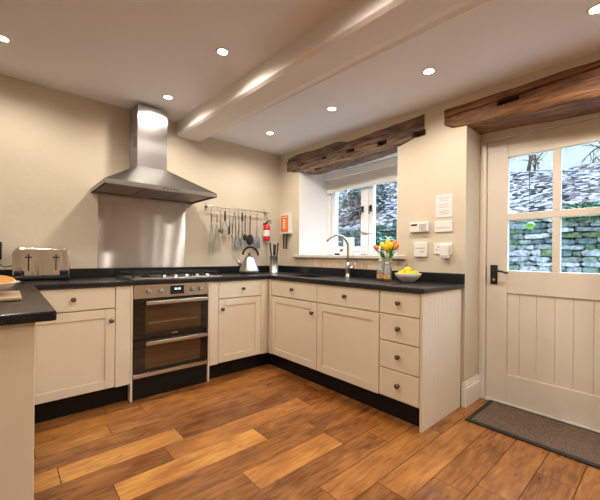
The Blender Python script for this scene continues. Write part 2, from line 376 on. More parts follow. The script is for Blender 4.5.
# --- floor with its boards (rows .167 wide, joints as laid)
def build_floor():
    mb = MB(); bm = mb.bm; lay = bm.loops.layers.color.new('plank')
    rnd = random.Random(11)
    X0, X1, Y0, Y1 = -4.6, .42, -6.2, .1
    known = {4: [(-1.85, .42, .62)], 5: [(-2.095, -.9, .55)], 6: [(-2.6, -1.1, .45)], 7: [(-2.39, -1.775, .80), (-1.775, -.62, .22)],
             8: [(-3.2, -1.9, .32), (-1.9, -.865, .66), (-.865, .3, .36)], 9: [(-2.2, -1.387, .84), (-1.387, -.5, .42)], 10: [(-2.6, -1.06, .40), (-1.06, -.3, .34)],
             11: [(-2.5, -1.675, .42), (-1.675, -1.07, .72), (-1.07, -.1, .46)], 12: [(-2.1, -.85, .42), (-.85, .3, .50)], 13: [(-2.4, -1.445, .40), (-1.445, -.5, .60), (-.5, .42, .5)],
             14: [(-1.9, -1.2, .36), (-1.2, .1, .62)], 15: [(-1.8, -.95, .45), (-.95, .42, .50)], 16: [(-1.8, -.843, .48), (-.843, .42, .52)], 17: [(-1.5, -.5, .40), (-.5, .42, .46)], 18: [(-2.0, -.2, .52)]}
    for k in range(-1, 38):
        ya = -.02-.167*k; yb = ya-.167
        segs = list(known.get(k, []))
        def fill(a, b):
            x = a
            while x < b-1e-4:
                l = rnd.uniform(.45, 1.25)
                e = min(b, x+l)
                if b-e < .3: e = b
                segs.append((x, e, rnd.choice((.3, .42, .5, .55, .66, .78)))); x = e
        if segs:
            s0 = min(a for a, b, t in segs); s1 = max(b for a, b, t in segs); fill(X0, s0); fill(s1, X1)
        else: fill(X0, X1)
        for a, b, t in segs:
            a = max(a, X0); b = min(b, X1)
            if b-a < .02: continue
            g = .0021; z = 0; t = .5+(t-.5)*.85+.04
            o = [(a+g, ya-g, z), (a+g, yb+g, z), (b-g, yb+g, z), (b-g, ya-g, z)]
            e = [(a, ya, -.003), (a, yb, -.003), (b, yb, -.003), (b, ya, -.003)]
            vo = [bm.verts.new(p) for p in o]; ve = [bm.verts.new(p) for p in e]
            fs = [bm.faces.new(vo)]+[bm.faces.new((vo[i], ve[i], ve[(i+1) % 4], vo[(i+1) % 4])) for i in range(4)]
            sd = rnd.random()
            for n, f in enumerate(fs):
                for l in f.loops: l[lay] = (t if n == 0 else -.0, sd, 0, 1)
    bmesh.ops.recalc_face_normals(bm, faces=bm.faces[:])
    for f in bm.faces:
        if f.normal.z < 0: f.normal_flip()
    mb.box(X0, X1, Y0, Y1, -.12, -.0035)
    return struct(mb.build('floor', M_FLOOR))
build_floor()
# --- walls
struct(MB().box(-4.6, .6, 0, .15, -.1, 2.7).build('wall_back', M_WALL))
wr = MB()  # raised unseen above the ceilings to keep sky light off the yard
wr.prism([(0, 0), (0, -.38), (.35, -.50), (.55, -.50), (.55, 0)], -.1, 5.2)
wr.box(0, .55, -1.70, -.38, -.1, 1.105)
wr.box(0, .55, -1.70, -.38, 2.125, 5.2)
wr.box(0, .55, -2.286, -1.70, -.1, 5.2)
wr.box(0, .55, -3.32, -2.286, 2.125, 5.2)
wr.box(0, .55, -6.2, -3.32, -.1, 5.2)
WR = struct(wr.build('wall_right', M_WALL))
struct(MB().box(-4.75, -4.6, -6.2, .15, -.1, 2.7).build('wall_left', M_WALL))
struct(MB().box(-4.75, .6, -6.35, -6.2, -.1, 2.7).build('wall_front', M_WALL))
# white painted lining of the window reveal (left cheek, head) and of the door reveal
rv = MB()
rv.prism([(-.001, -.379), (-.001, -.384), (.35, -.504), (.35, -.499)], 1.105, 2.125)
rv.box(.14, .35, -1.695, -.44, 2.119, 2.126)
rv.prism([(.0, -1.70), (.0, -1.695), (.35, -1.68), (.35, -1.70)], 1.105, 2.125)
struct(rv.build('trim_1', M_REVEAL))
# --- ceilings and the plastered bulkhead between them
struct(MB().box(-4.6, -1.20, -6.2, 0, CH, CH+.1).build('ceiling', M_CEIL))
c2 = MB()
c2.hexa([(-1.25, 0, zr(0)), (0, 0, zr(0)), (0, -6.2, zr(-6.2)), (-1.15, -6.2, zr(-6.2))], [(-1.25, 0, 2.68), (0, 0, 2.68), (0, -6.2, 2.68), (-1.15, -6.2, 2.68)])
struct(c2.build('ceiling', M_CEIL))
bk = MB()
def bkx(t): return .031*t      # the bulkhead drifts right towards the camera
prof = [(-1.325, 2.6), (-1.325, 2.338), (-1.30, 2.322), (-1.12, 2.318), (-1.07, 2.326), (-.985, 2.392), (-.955, 2.402), (-.955, 2.6)]
def pr_(y, dz=0): return [(x+.031*(-y), y, z+(0.018*y if i in (5, 6) else .004*y)) for i, (x, z) in enumerate(prof)]
bk.hexa(pr_(0), pr_(-6.2))
struct(bk.build('trim_2', M_BEAMP, bevel=.005, seg=2))

# --- skirting
sk = MB()
def skp(t0, t1): pass
sk.prism([(-.022, -2.272), (-.022, -2.308), (.262, -2.308), (.262, -2.286), (0, -2.286), (0, -2.272)], 0, .145)
sk.prism([(-.016, -2.272), (-.016, -2.302), (.262, -2.302), (.262, -2.286), (0, -2.286), (0, -2.272)], .145, .165)
sk.prism([(-.010, -2.272), (-.010, -2.296), (.262, -2.296), (.262, -2.286), (0, -2.286), (0, -2.272)], .165, .185)
struct(sk.build('baseboard_right', M_TRIM, bevel=.003))

# ================================================================== WINDOW
X = .35
wf = MB()
wf.box(X, X+.09, -1.70, -.485, 1.10, 1.18).box(X, X+.09, -1.70, -.485, 2.06, 2.13)
wf.box(X, X+.09, -.56, -.485, 1.18, 2.06).box(X, X+.09, -1.70, -1.63, 1.18, 2.06)
wf.box(X, X+.09, -1.115, -1.065, 1.18, 2.06)
win = struct(wf.build('window_1', M_WIN, bevel=.004))
def casement(y0, y1, hy):
    c = MB(); y0, y1 = sorted((y0, y1)); z0, z1 = 1.185, 2.055; t = .055; xa, xb = X+.012, X+.062
    c.box(xa, xb, y0, y0+t, z0, z1).box(xa, xb, y1-t, y1, z0, z1).box(xa, xb, y0+t, y1-t, z0, z0+t).box(xa, xb, y0+t, y1-t, z1-t, z1)
    o = c.build('window_sash', M_WIN, win, bevel=.004)
    MB().box(X+.035, X+.04, y0+t-.004, y1-t+.004, z0+t-.004, z1-t+.004).build('window_glass', M_GLASS, o)
    h = MB(); h.box(xa-.008, xa, hy-.010, hy+.010, 1.615, 1.685).tube([(xa-.012, hy, 1.675), (xa-.03, hy, 1.67), (xa-.034, hy, 1.64), (xa-.03, hy+.005, 1.585)], .007)
    h.build('window_handle', M_BLACK, o)
    s = MB(); ym = (y0+y1)/2; s.box(xa-.012, xa-.004, ym-.10, ym+.10, 1.196, 1.206).cyl((xa-.02, ym+.08, 1.20), .008, .02, 'x')
    s.build('casement_stay', M_BLACK, o)
casement(-1.062, -.563, -1.036); casement(-1.627, -1.118, -1.146)
struct(MB().box(-.035, .35, -1.79, -.30, 1.105, 1.138).build('window_2', M_SILL, bevel=.006)).name = 'window_sill'
# roller blind
bl = thing('roller_blind', 'cream roller blind part drawn at the top of the kitchen window', 'blind', (.30, -1.09, 1.885))
MB().box(.285, .345, -1.685, -.50, 2.045, 2.115).build('headrail', M_WIN, bl, bevel=.006)
MB().box(.318, .322, -1.675, -.52, 1.912, 2.05).build('blind_fabric', M_BLIND, bl)
MB().box(.310, .330, -1.675, -.52, 1.885, 1.914).build('bottom_bar', M_BLIND, bl, bevel=.005)
# wall tiles below the sill
tag(MB().box(-.010, -.0005, -1.80, -.315, 1.004, 1.104).build('tile_upstand', M_TILE), 'beige tumbled stone tiles between black upstand and window sill', 'tiles')

# ================================================================== OAK LINTELS
def lerp_prof(P, y):
    for (a, za), (b, zb) in zip(P[:-1], P[1:]):
        if a >= y >= b: return za+(zb-za)*(a-y)/(a-b)
    return P[-1][1] if y < P[-1][0] else P[0][1]
def lintel(name, top, bot, x0, x1, material, label, n=90, amp=.006):
    mb = MB(); bm = mb.bm; ys = [top[0][0]+(top[-1][0]-top[0][0])*i/n for i in range(n+1)]; rings = []
    for y in ys:
        zt, zb = lerp_prof(top, y), lerp_prof(bot, y); ring = []
        K = 12; per = []
        for k in range(K): per.append((x0, zb+(zt-zb)*k/K, -1, 0))
        for k in range(6): per.append((x0+(x1-x0)*k/6, zt, 0, 1))
        for k in range(K): per.append((x1, zt-(zt-zb)*k/K, 0, 0))
        for k in range(6): per.append((x1-(x1-x0)*k/6, zb, 0, -1))
        for (x, z, nx, nz) in per:
            d = noise.fractal(Vector((x*9, y*3.0, z*16)), .8, 2, 4)*amp
            if (abs(z-zt) < 1e-6 or abs(z-zb) < 1e-6) and abs(x-x0) < 1e-6: x += .008; z += .006*(1 if z == zb else -1)
            ring.append(bm.verts.new((x+nx*(d+.002), y, z+nz*d*1.2)))
        rings.append(ring)
    for a, b in zip(rings[:-1], rings[1:]):
        for k in range(len(a)): bm.faces.new((a[k], a[(k+1) % len(a)], b[(k+1) % len(a)], b[k]))
    bm.faces.new(rings[0]); bm.faces.new(rings[-1])
    bmesh.ops.recalc_face_normals(bm, faces=bm.faces[:])
    for f in bm.faces: f.smooth = True
    o = mb.build(name, material); tag(o, label, 'beam'); return o
l1 = lintel('oak_lintel', [(-.155, 2.27), (-.20, 2.325), (-.34, 2.342), (-.62, 2.326), (-1.02, 2.328), (-1.15, 2.300), (-1.40, 2.305), (-1.67, 2.312), (-1.948, 2.322)],
            [(-.155, 2.155), (-.20, 2.155), (-.24, 2.14), (-.40, 2.105), (-.65, 2.072), (-1.02, 2.085), (-1.40, 2.094), (-1.70, 2.10), (-1.87, 2.138), (-1.948, 2.165)],
            -.012, .14, M_OAKD, 'weathered brown oak beam with mortise holes set over the kitchen window', amp=.010)
MORT = [(y, z, a, b) for y, z, a, b in ((-.447, 2.206, .035, .014), (-.80, 2.199, .035, .016), (-1.169, 2.190, .05, .014), (-1.537, 2.176, .05, .022), (-1.90, 2.165, .055, .022), (-.70, 2.092, .06, .007))]
bool_cut(l1, [MB().box(-.06, .08, y-a, y+a, z-b, z+b) for y, z, a, b in MORT])
l2 = lintel('oak_lintel', [(-2.122, 2.300), (-2.45, 2.293), (-2.75, 2.300), (-3.04, 2.299), (-3.45, 2.30)],
            [(-2.122, 2.165), (-2.18, 2.13), (-2.26, 2.122), (-2.64, 2.095), (-3.04, 2.07), (-3.45, 2.06)],
            -.014, .27, M_OAKR, 'red brown oak beam with a long crack set over the white door', amp=.006)
crk = []
for i in range(24):
    ya = -2.13-i*.055; za = 2.222+.0025*math.sin(i*1.1)+.038*i/24; zb = 2.222+.0025*math.sin((i+1)*1.1)+.038*(i+1)/24
    crk.append((ya, ya-.0555, za, zb))
cm = MB()
top = [(y, z+.004) for y, _, z, _ in crk]; bt = [(y, z-.004) for y, _, z, _ in crk]
cm.prism(top+bt[::-1], -.06, .03, 'x')
cm2 = MB(); cm2.box(-.06, .08, -2.63, -2.50, 2.196, 2.236)
bool_cut(l2, [cm, cm2])
bool_cut(WR, [MB().box(-.05, .13, -3.31, -2.14, 2.18, 2.285)]+[MB().box(-.05, .12, y-a-.004, y+a+.004, z-b-.004, z+b+.004) for y, z, a, b in MORT])


# ================================================================== DOOR
DX = .28
fr = MB()
fr.box(.26, .34, -2.334, -2.287, 0, 2.12).box(.26, .34, -3.30, -3.262, 0, 2.12).box(.26, .34, -3.262, -2.334, 2.048, 2.12)
struct(fr.build('trim_3', M_DOOR, bevel=.003))
dl = MB()
y0, y1 = -3.258, -2.338; z0, z1 = .02, 2.043; xa, xb = DX, DX+.045
gy0, gy1 = -3.09, -2.482        # glazed area, both lights
dl.box(xa, xb, gy1, y1, z0, z1).box(xa, xb, y0, gy0, z0, z1)                     # stiles
dl.box(xa, xb, gy0, gy1, 1.895, z1).box(xa, xb, gy0, gy1, .855, 1.03).box(xa, xb, gy0, gy1, z0, .235)
dl.box(xa+.004, xb, gy0, gy1, 1.413, 1.465).box(xa+.004, xb, -2.806, -2.760, 1.03, 1.413).box(xa+.004, xb, -2.806, -2.760, 1.465, 1.895)
door = struct(dl.build('door_1', M_DOOR, bevel=.004))
tg = MB(); ys = [gy1, -2.564, -2.671, -2.779, -2.882, -2.987, gy0]
for a, b in zip(ys[:-1], ys[1:]): tg.box(xa+.010, xb-.006, a-.0005, b+.0005, .235, .855)
tg.build('boarded_panel', M_DOOR, door, bevel=.003, seg=1)
for (a, b) in ((gy1, -2.760), (-2.806, gy0)):
    for (c, d) in ((1.03, 1.413), (1.465, 1.895)): MB().box(xa+.02, xa+.025, a-.001 if a > b else a, b, c, d).build('door_glass', M_GLASS, door)
hd = MB(); hd.box(xa-.006, xa, -2.418, -2.366, .918, 1.07)
hh = hd.build('door_handle', M_IRON, door, bevel=.002)
MB().cyl((xa-.05, -2.392, 1.022), .010, .046, 'x').tube([(xa-.046, -2.392, 1.022), (xa-.052, -2.42, 1.026), (xa-.052, -2.46, 1.022), (xa-.050, -2.492, 1.012), (xa-.046, -2.505, 1.016)], .009, rs=[.010, .010, .008, .008, .006]).build('lever', M_IRON, hh)
MB().cyl((xa-.010, -2.392, .955), .011, .006, 'x').box(xa-.022, xa-.008, -2.395, -2.389, .947, .963).build('key', M_CHROME, hh)
MB().box(xa-.004, xa, -2.336, -2.326, .94, 1.06).build('keeper_plate', M_IRON, door)
MB().box(.262, .34, y0, y1, 0, .018).build('threshold', M_TRIM, door)
# door mat
dm = thing('door_mat', 'brown barrier mat with black rubber edge on the floor before the door', 'mat', (.03, -2.9, 0))
MB().box(-.185, .235, -3.42, -2.41, .001, .012).build('mat_pile', M_COIR, dm, bevel=.003)
e = MB(); e.box(-.215, -.185, -3.45, -2.38, .0005, .010).box(.235, .258, -3.45, -2.38, .0005, .010).box(-.185, .235, -2.41, -2.38, .0005, .010).box(-.185, .235, -3.45, -3.42, .0005, .010)
e.build('rubber_edge', M_RUBBER, dm)

# ================================================================== CABINETS
def HB(mb, s0, s1, d0, d1, z0, z1): return mb.box(s0, s1, -d0, -d1, z0, z1)      # along the hob wall
def WN(mb, s0, s1, d0, d1, z0, z1): return mb.box(-d0, -d1, s0, s1, z0, z1)      # along the window wall
def knob(run, s, z, parent):
    if run is HB: c = Vector((s, -.60, z)); m = Matrix.Rotation(PI/2, 4, 'X')
    else: c = Vector((-.60, s, z)); m = Matrix.Rotation(-PI/2, 4, 'Y')
    MB().lathe([(0, 0), (.012, 0), (.009, .006), (.007, .012), (.013, .017), (.017, .022), (.0165, .026), (.011, .030), (0, .031)], c, 20, m).build('knob', M_KNOB, parent)
def slab(run, s0, s1, z0, z1, parent, name='drawer', k=True, kn=None):
    s0, s1 = sorted((s0, s1)); mb = MB(); run(mb, s0+.002, s1-.002, .58, .60, z0, z1)
    o = mb.build(name, M_CAB, parent, bevel=.003)
    if k: knob(run, kn if kn is not None else (s0+s1)/2, (z0+z1)/2+.004, o)
    return o
def shaker(run, s0, s1, z0, z1, parent, kn=None, name='door'):
    s0, s1 = sorted((s0, s1)); s0 += .002; s1 -= .002; mb = MB(); t = .062
    run(mb, s0, s0+t, .58, .60, z0, z1); run(mb, s1-t, s1, .58, .60, z0, z1)
    run(mb, s0+t, s1-t, .58, .60, z0, z0+t); run(mb, s0+t, s1-t, .58, .60, z1-t, z1)
    run(mb, s0+t, s1-t, .58, .5915, z0+t, z1-t)
    # small chamfer strip round the panel
    o = mb.build(name, M_CAB, parent, bevel=.0025)
    if kn: knob(run, kn[0], kn[1], o)
    return o
ZD = (.145, .723); ZW = (.731, .886)
# left unit
u = thing('base_cabinet', 'cream base cabinet with one drawer and door, left of the oven below the toaster', 'cabinet', (-2.2, -.3, 0))
mb = MB(); HB(mb, -2.515, -1.888, .003, .578, .14, .892).build('carcass', M_CAB, u)
slab(HB, -2.515, -1.993, *ZW, u); shaker(HB, -2.515, -1.993, *ZD, u, (-2.022, .64))
mb = MB(); HB(mb, -1.991, -1.890, .578, .60, .14, .889).build('filler_panel', M_CAB, u, bevel=.002)
mb = MB(); HB(mb, -1.888, -1.873, .003, .60, 0, .892).build('side_panel', M_CAB, u, bevel=.002)
mb = MB(); HB(mb, -2.515, -1.888, .52, .54, 0, .14).build('plinth', M_PLINTH, u)
# unit right of oven, up to the corner post
u = thing('base_cabinet', 'cream base cabinet with one drawer and door, between oven and inner corner', 'cabinet', (-.95, -.3, 0))
mb = MB(); HB(mb, -1.241, -.60, .003, .578, .14, .892).build('carcass', M_CAB, u)
mb = MB(); HB(mb, -1.256, -1.241, .003, .60, 0, .892).build('side_panel', M_CAB, u, bevel=.002)
mb = MB(); HB(mb, -1.239, -1.157, .578, .60, .14, .889).build('filler_panel', M_CAB, u, bevel=.002)
slab(HB, -1.155, -.692, *ZW, u, kn=-.905); shaker(HB, -1.155, -.692, *ZD, u, (-1.121, .633))
mb = MB(); HB(mb, -.690, -.602, .578, .598, .14, .889).build('corner_post', M_CAB, u, bevel=.002)
mb = MB(); HB(mb, -1.24, -.54, .52, .54, 0, .14).build('plinth', M_PLINTH, u)
# window run
u = thing('base_cabinet', 'cream base cabinet under the worktop, first right of the inner corner', 'cabinet', (-.3, -.95, 0))
mb = MB(); WN(mb, -1.300, -.58, .003, .578, .14, .158); WN(mb, -1.300, -.58, .003, .010, .158, .892); WN(mb, -1.300, -1.284, .010, .578, .158, .892); WN(mb, -.60, -.58, .010, .578, .158, .892)
mb.build('carcass', M_CAB, u)
mb = MB(); WN(mb, -.650, -.602, .578, .602, .14, .889).build('corner_post', M_CAB, u, bevel=.002)
slab(WN, -1.300, -.652, *ZW, u, kn=-.978); shaker(WN, -1.300, -.652, *ZD, u, (-1.250, .632))
mb = MB(); WN(mb, -1.300, -.54, .52, .54, 0, .14).build('plinth', M_PLINTH, u)
u = thing('base_cabinet', 'cream base cabinet in front of the tap, wide door without a knob', 'cabinet', (-.3, -1.62, 0))
mb = MB(); WN(mb, -1.938, -1.302, .003, .578, .14, .892).build('carcass', M_CAB, u)
slab(WN, -1.938, -1.302, *ZW, u); shaker(WN, -1.938, -1.302, *ZD, u)
mb = MB(); WN(mb, -1.938, -1.302, .52, .54, 0, .14).build('plinth', M_PLINTH, u)
u = thing('drawer_cabinet', 'cream cabinet of four drawers at the end of the run beside the pier', 'cabinet', (-.3, -2.1, 0))
mb = MB(); WN(mb, -2.250, -1.940, .003, .578, .14, .892).build('carcass', M_CAB, u)
for a, b in ((.731, .886), (.543, .724), (.350, .536), (.152, .343)): slab(WN, -2.250, -1.942, a, b, u)
mb = MB(); WN(mb, -2.250, -1.940, .52, .54, 0, .14).build('plinth', M_PLINTH, u)
ep = MB(); ep.box(-.60, -.025, -2.262, -2.252, 0, .892).box(-.60, -.568, -2.270, -2.262, 0, .892)
xs = [-.567+.0602*i for i in range(10)]
for a, b in zip(xs[:-1], xs[1:]): ep.box(a, min(b, -.025), -2.269, -2.262, 0, .892)
ep.build('boarded_end_panel', M_CAB, u, bevel=.0016, seg=1)
# peninsula
u = thing('peninsula_cabinet', 'cream peninsula unit under the black worktop at the left edge', 'cabinet', (-2.85, -1.1, 0))
mb = MB(); mb.box(-3.15, -2.545, -1.86, -.62, .10, .892).build('carcass', M_CAB, u)
pe = MB(); pe.box(-3.15, -2.522, -1.880, -1.862, 0, .892)
pe.build('end_panel', M_CAB, u, bevel=.003)
mb = MB(); mb.box(-2.545, -2.524, -1.86, -.62, .14, .889).build('front_panel', M_CAB, u, bevel=.003)
mb = MB(); mb.box(-2.59, -2.57, -1.85, -.62, 0, .10).build('plinth', M_PLINTH, u)

# ================================================================== WORKTOP
def worktop():
    mb = MB(); bm = mb.bm
    xs = [-3.2, -2.465, -1.86, -.62, -.48, -.14, -.002]; ys = [-.002, -.62, -.70, -1.13, -1.91, -2.285]
    V = {}
    def v(i, j):
        if (i, j) not in V: V[(i, j)] = bm.verts.new((xs[i], ys[j], .893))
        return V[(i, j)]
    fs = []
    for i in range(len(xs)-1):
        for j in range(len(ys)-1):
            xm = (xs[i]+xs[i+1])/2; ym = (ys[j]+ys[j+1])/2
            ins = ym > -.62 or (xm > -.62) or (xm < -2.465 and ym > -1.91)
            if -.48 < xm < -.14 and -1.13 < ym < -.70: ins = False
            if ins: fs.append(bm.faces.new((v(i, j), v(i, j+1), v(i+1, j+1), v(i+1, j))))
    bmesh.ops.recalc_face_normals(bm, faces=fs)
    ex = bmesh.ops.extrude_face_region(bm, geom=fs)
    for q in ex['geom']:
        if isinstance(q, bmesh.types.BMVert): q.co.z = .928
    bmesh.ops.recalc_face_normals(bm, faces=bm.faces[:])
    wt = mb.build('worktop', M_GRANITE, bevel=.006, seg=2, origin=(-1.3, -.3, .893))
    tag(wt, 'black honed stone worktop running round the kitchen from window side to peninsula', 'worktop')
    us = MB(); us.box(-3.2, -.002, -.022, -.001, .928, 1.003).box(-.022, -.001, -2.285, -.022, .928, 1.003)
    us.build('upstand', M_GRANITE, wt, bevel=.003)
    return wt
worktop()
# sink
sk_ = thing('sink', 'steel undermount sink sunk in the black worktop beside the tap', 'sink', (-.31, -.915, .70))
mb = MB(); mb.box(-.485, -.135, -1.135, -.695, .72, .728).box(-.487, -.480, -1.135, -.695, .72, .892).box(-.14, -.133, -1.135, -.695, .72, .892).box(-.485, -.135, -.70, -.693, .72, .892).box(-.485, -.135, -1.137, -1.13, .72, .892)
mb.build('basin', M_STEEL, sk_)
MB().cyl((-.31, -.915, .728), .04, .004).build('drain', M_CHROME, sk_)
# tap
tp = thing('swan_neck_tap', 'brushed steel swan neck mixer tap standing behind the sink', 'tap', (-.095, -1.215, .913))
bx, by = -.095, -1.215
MB().lathe([(0, .913), (.027, .913), (.027, .92), (.022, .925), (.021, .97), (.026, .978), (.026, 1.02), (.017, 1.035), (.014, 1.05), (0, 1.05)], (bx, by, 0)).build('tap_body', M_STEEL, tp)
dv = Vector((-.86, .51, 0)).normalized(); R = .112; zc = 1.205
pts = [(bx, by, 1.03), (bx, by, 1.12), (bx, by, zc)]+[(bx+dv.x*(R-R*math.cos(a)), by+dv.y*(R-R*math.cos(a)), zc+R*math.sin(a)) for a in [PI*k/14 for k in range(1, 13)]]
MB().tube(pts, .012, 14).build('spout', M_STEEL, tp)
MB().cyl((bx+.0, by-.07, 1.0), .011, .055, 'y').tube([(bx, by-.065, 1.0), (bx, by-.075, 1.02), (bx, by-.085, 1.055)], .006).build('tap_lever', M_STEEL, tp)

# ================================================================== OVEN
ov = thing('double_oven', 'built in double oven with black glass doors and steel control panel', 'oven', (-1.565, -.3, .14))
oa, ob = -1.869, -1.260; fy = -.60
MB().box(oa, ob, -.578, -.03, .145, .889).build('oven_casing', M_BLACK, ov)
cp = MB().box(oa, ob, fy, -.578, .782, .889).build('control_panel', M_STEELH, ov, bevel=.002)
for x in (-1.762, -1.668, -1.405, -1.335):
    k = MB(); k.lathe([(0, 0), (.021, 0), (.021, .004), (.017, .007), (.0155, .024), (.012, .026), (0, .026)], (x, fy, .836), 22, Matrix.Rotation(PI/2, 4, 'X'))
    k.box(x-.002, x+.002, fy-.029, fy-.010, .838, .854); k.build('oven_knob', M_STEEL, ov)
ds = MB().box(-1.592, -1.478, fy-.002, fy, .802, .872).build('display', M_OVGLASS, ov)
dg = MB()
for i, x in enumerate((-1.556, -1.544, -1.528, -1.516)): dg.box(x, x+.008, fy-.003, fy-.002, .838, .854)
dg.build('digits', M_DISP, ds)
def ovdoor(z0, z1, wz0, wz1):
    d = MB().box(oa, ob, fy-.004, -.578, z0, z1).build('oven_door', M_OVGLASS, ov, bevel=.002)
    MB().box(oa+.085, ob-.070, fy-.0055, fy-.004, wz0, wz1).build('oven_window', M_OVWIN, d)
    h = MB(); h.box(oa+.082, ob-.018, fy-.040, fy-.024, z1-.040, z1-.012).box(oa+.11, oa+.13, fy-.026, fy-.004, z1-.036, z1-.016).box(ob-.07, ob-.05, fy-.026, fy-.004, z1-.036, z1-.016)
    h.build('oven_handle', M_STEELH, d, bevel=.003)
    return d
d1 = ovdoor(.468, .774, .512, .728); d2 = ovdoor(.205, .460, .232, .412)
MB().box(-1.58, -1.53, fy-.0062, fy-.0055+.001, .484, .490).build('maker_mark', M_STEEL, d1)
rk = MB()
for z in (.585, .590): rk.box(oa+.11, ob-.10, fy-.0062, fy-.0055, z, z+.002)
rk.build('oven_shelf', M_STEEL, d1)
MB().box(oa, ob, fy-.004, -.578, .168, .198).build('steel_trim', M_STEELH, ov, bevel=.002)
MB().box(oa, ob, -.585, -.56, .0, .160).build('plinth', M_PLINTH, ov)

# ================================================================== HOB
hb = thing('gas_hob', 'steel gas hob with black pan supports set in the worktop under the hood', 'hob', (-1.48, -.32, .913))
MB().box(-1.875, -1.105, -.575, -.075, .9135, .923).build('hob_plate', M_STEELH, hb, bevel=.003)
burn = [(-1.73, -.21, .038), (-1.73, -.42, .030), (-1.48, -.28, .05), (-1.24, -.21, .030), (-1.24, -.40, .038)]
for x, y, r in burn:
    b = MB(); b.lathe([(0, .921), (r+.012, .921), (r+.010, .930), (r, .932), (r, .936), (0, .936)], (x, y, 0)); b.build('burner', M_IRON, hb)
    MB().lathe([(0, .936), (r*.86, .936), (r*.9, .941), (r*.7, .945), (0, .945)], (x, y, 0)).build('burner_cap', M_IRON, hb)
for xa_, xb_ in ((-1.855, -1.61), (-1.60, -1.36), (-1.35, -1.12)):
    g = MB(); xm = (xa_+xb_)/2; z = .954; r = .007
    for y in (-.50 if xm < -1.5 and xm > -1.6 else -.50, -.11): g.box(xa_, xb_, y-r, y+r, z, z+.009)
    for x in (xa_+.005, xb_-.005): g.box(x-r, x+r, -.50, -.11, z, z+.009)
    for y in (-.21, -.305, -.40): g.box(xa_, xm-.03, y-.004, y+.004, z, z+.010).box(xm+.03, xb_, y-.004, y+.004, z, z+.010)
    for y0_, y1_ in ((-.17, -.11), (-.285, -.24), (-.38, -.335), (-.50, -.445)): g.box(xm-.004, xm+.004, y0_, y1_, z, z+.010)
    for x in (xa_+.008, xb_-.008):
        for y in (-.49, -.12): g.box(x-.006, x+.006, y-.006, y+.006, .921, z)
    g.build('pan_support', M_IRON, hb)
for i in range(5):
    x = -1.62+.095*i
    MB().lathe([(0, .921), (.019, .921), (.018, .926), (.015, .930), (.014, .944), (.010, .946), (0, .946)], (x, -.540, 0), 18).build('hob_knob', M_STEEL if i != 0 else M_STEEL, hb)

# ================================================================== HOOD & SPLASHBACK
hd = thing('cooker_hood', 'brushed steel pyramid chimney cooker hood on the wall over the hob', 'cooker hood', (-1.61, -.27, 1.645))
b0 = [(-2.060, -.545), (-1.155, -.545), (-1.155, -.002), (-2.060, -.002)]
can = MB()
can.hexa([(x, y, 1.690) for x, y in b0], [(-1.755, -.252, 1.895), (-1.507, -.252, 1.895), (-1.507, -.002, 1.895), (-1.755, -.002, 1.895)])
for a in ((-2.060, -1.155, -.545, -.535), (-2.060, -2.050, -.535, -.002), (-1.165, -1.155, -.535, -.002), (-2.05, -1.165, -.012, -.002)): can.box(*a, 1.655, 1.691)
can.build('canopy', M_CHIM, hd)
MB().box(-1.757, -1.505, -.250, -.002, 1.893, 2.432).build('chimney', M_CHIM, hd, bevel=.002)
vt = MB()
for i in range(5): vt.box(-1.7585, -1.7565, -.235, -.12, 2.075+i*.018, 2.083+i*.018)
vt.build('vent_slot', M_BLACK, hd)
MB().box(-2.049, -1.166, -.534, -.013, 1.672, 1.680).build('underside_panel', M_STEEL, hd)
for a, b in ((-2.03, -1.755), (-1.745, -1.47), (-1.46, -1.185)): MB().box(a, b, -.47, -.06, 1.664, 1.671).build('grease_filter', M_FILTER, hd, bevel=.002)
bt = MB()
for i in range(5): bt.cyl((-1.63+.028*i, -.545, 1.673), .006, .004, 'y', 12)
for v in bt.bm.verts: v.co.y -= .004
bt.build('button_row', M_BLACK, hd)
sp = MB().box(-2.004, -1.228, -.006, -.0005, 1.004, 1.652).build('splashback', M_SPLASH, bevel=.001)
tag(sp, 'brushed steel splashback panel on the wall behind the hob', 'splashback')

# ================================================================== UTENSIL RAIL
RY = -.055; RZ = 1.645
rl = thing('utensil_rail', 'steel hanging rail on the wall right of the cooker hood', 'rail', (-.62, -.03, RZ-.03))
MB().tube([(-1.03, RY, RZ), (-.20, RY, RZ)], .0065, 12).build('bar', M_STEEL, rl)
for x in (-1.005, -.235):
    b = MB(); b.box(x-.010, x+.010, -.008, 0, RZ-.035, RZ+.045).cyl((x, RY-.012, RZ), .012, .056, 'y', 16); b.build('bracket', M_STEEL, rl)
def hook(mb, x, z=RZ): mb.tube([(x, RY+.010, z-.004), (x, RY+.009, z+.008), (x, RY, z+.0115), (x, RY-.010, z+.006), (x, RY-.012, z-.012), (x, RY-.010, z-.03), (x, RY-.004, z-.036), (x, RY+.003, z-.03)], .0018, 6)
HY0 = RY-.006
def utensil(name, x, label, parts, cat='utensil'):
    t = thing(name, label, cat, (x, HY0, RZ-.30), 'utensils hanging from the wall rail')
    h = MB(); hook(h, x); h.build('hook', M_TOOL, t)
    for nm, f, m in parts:
        mb = MB(); f(mb, x); mb.build(nm, m, t)
T = RZ-.034
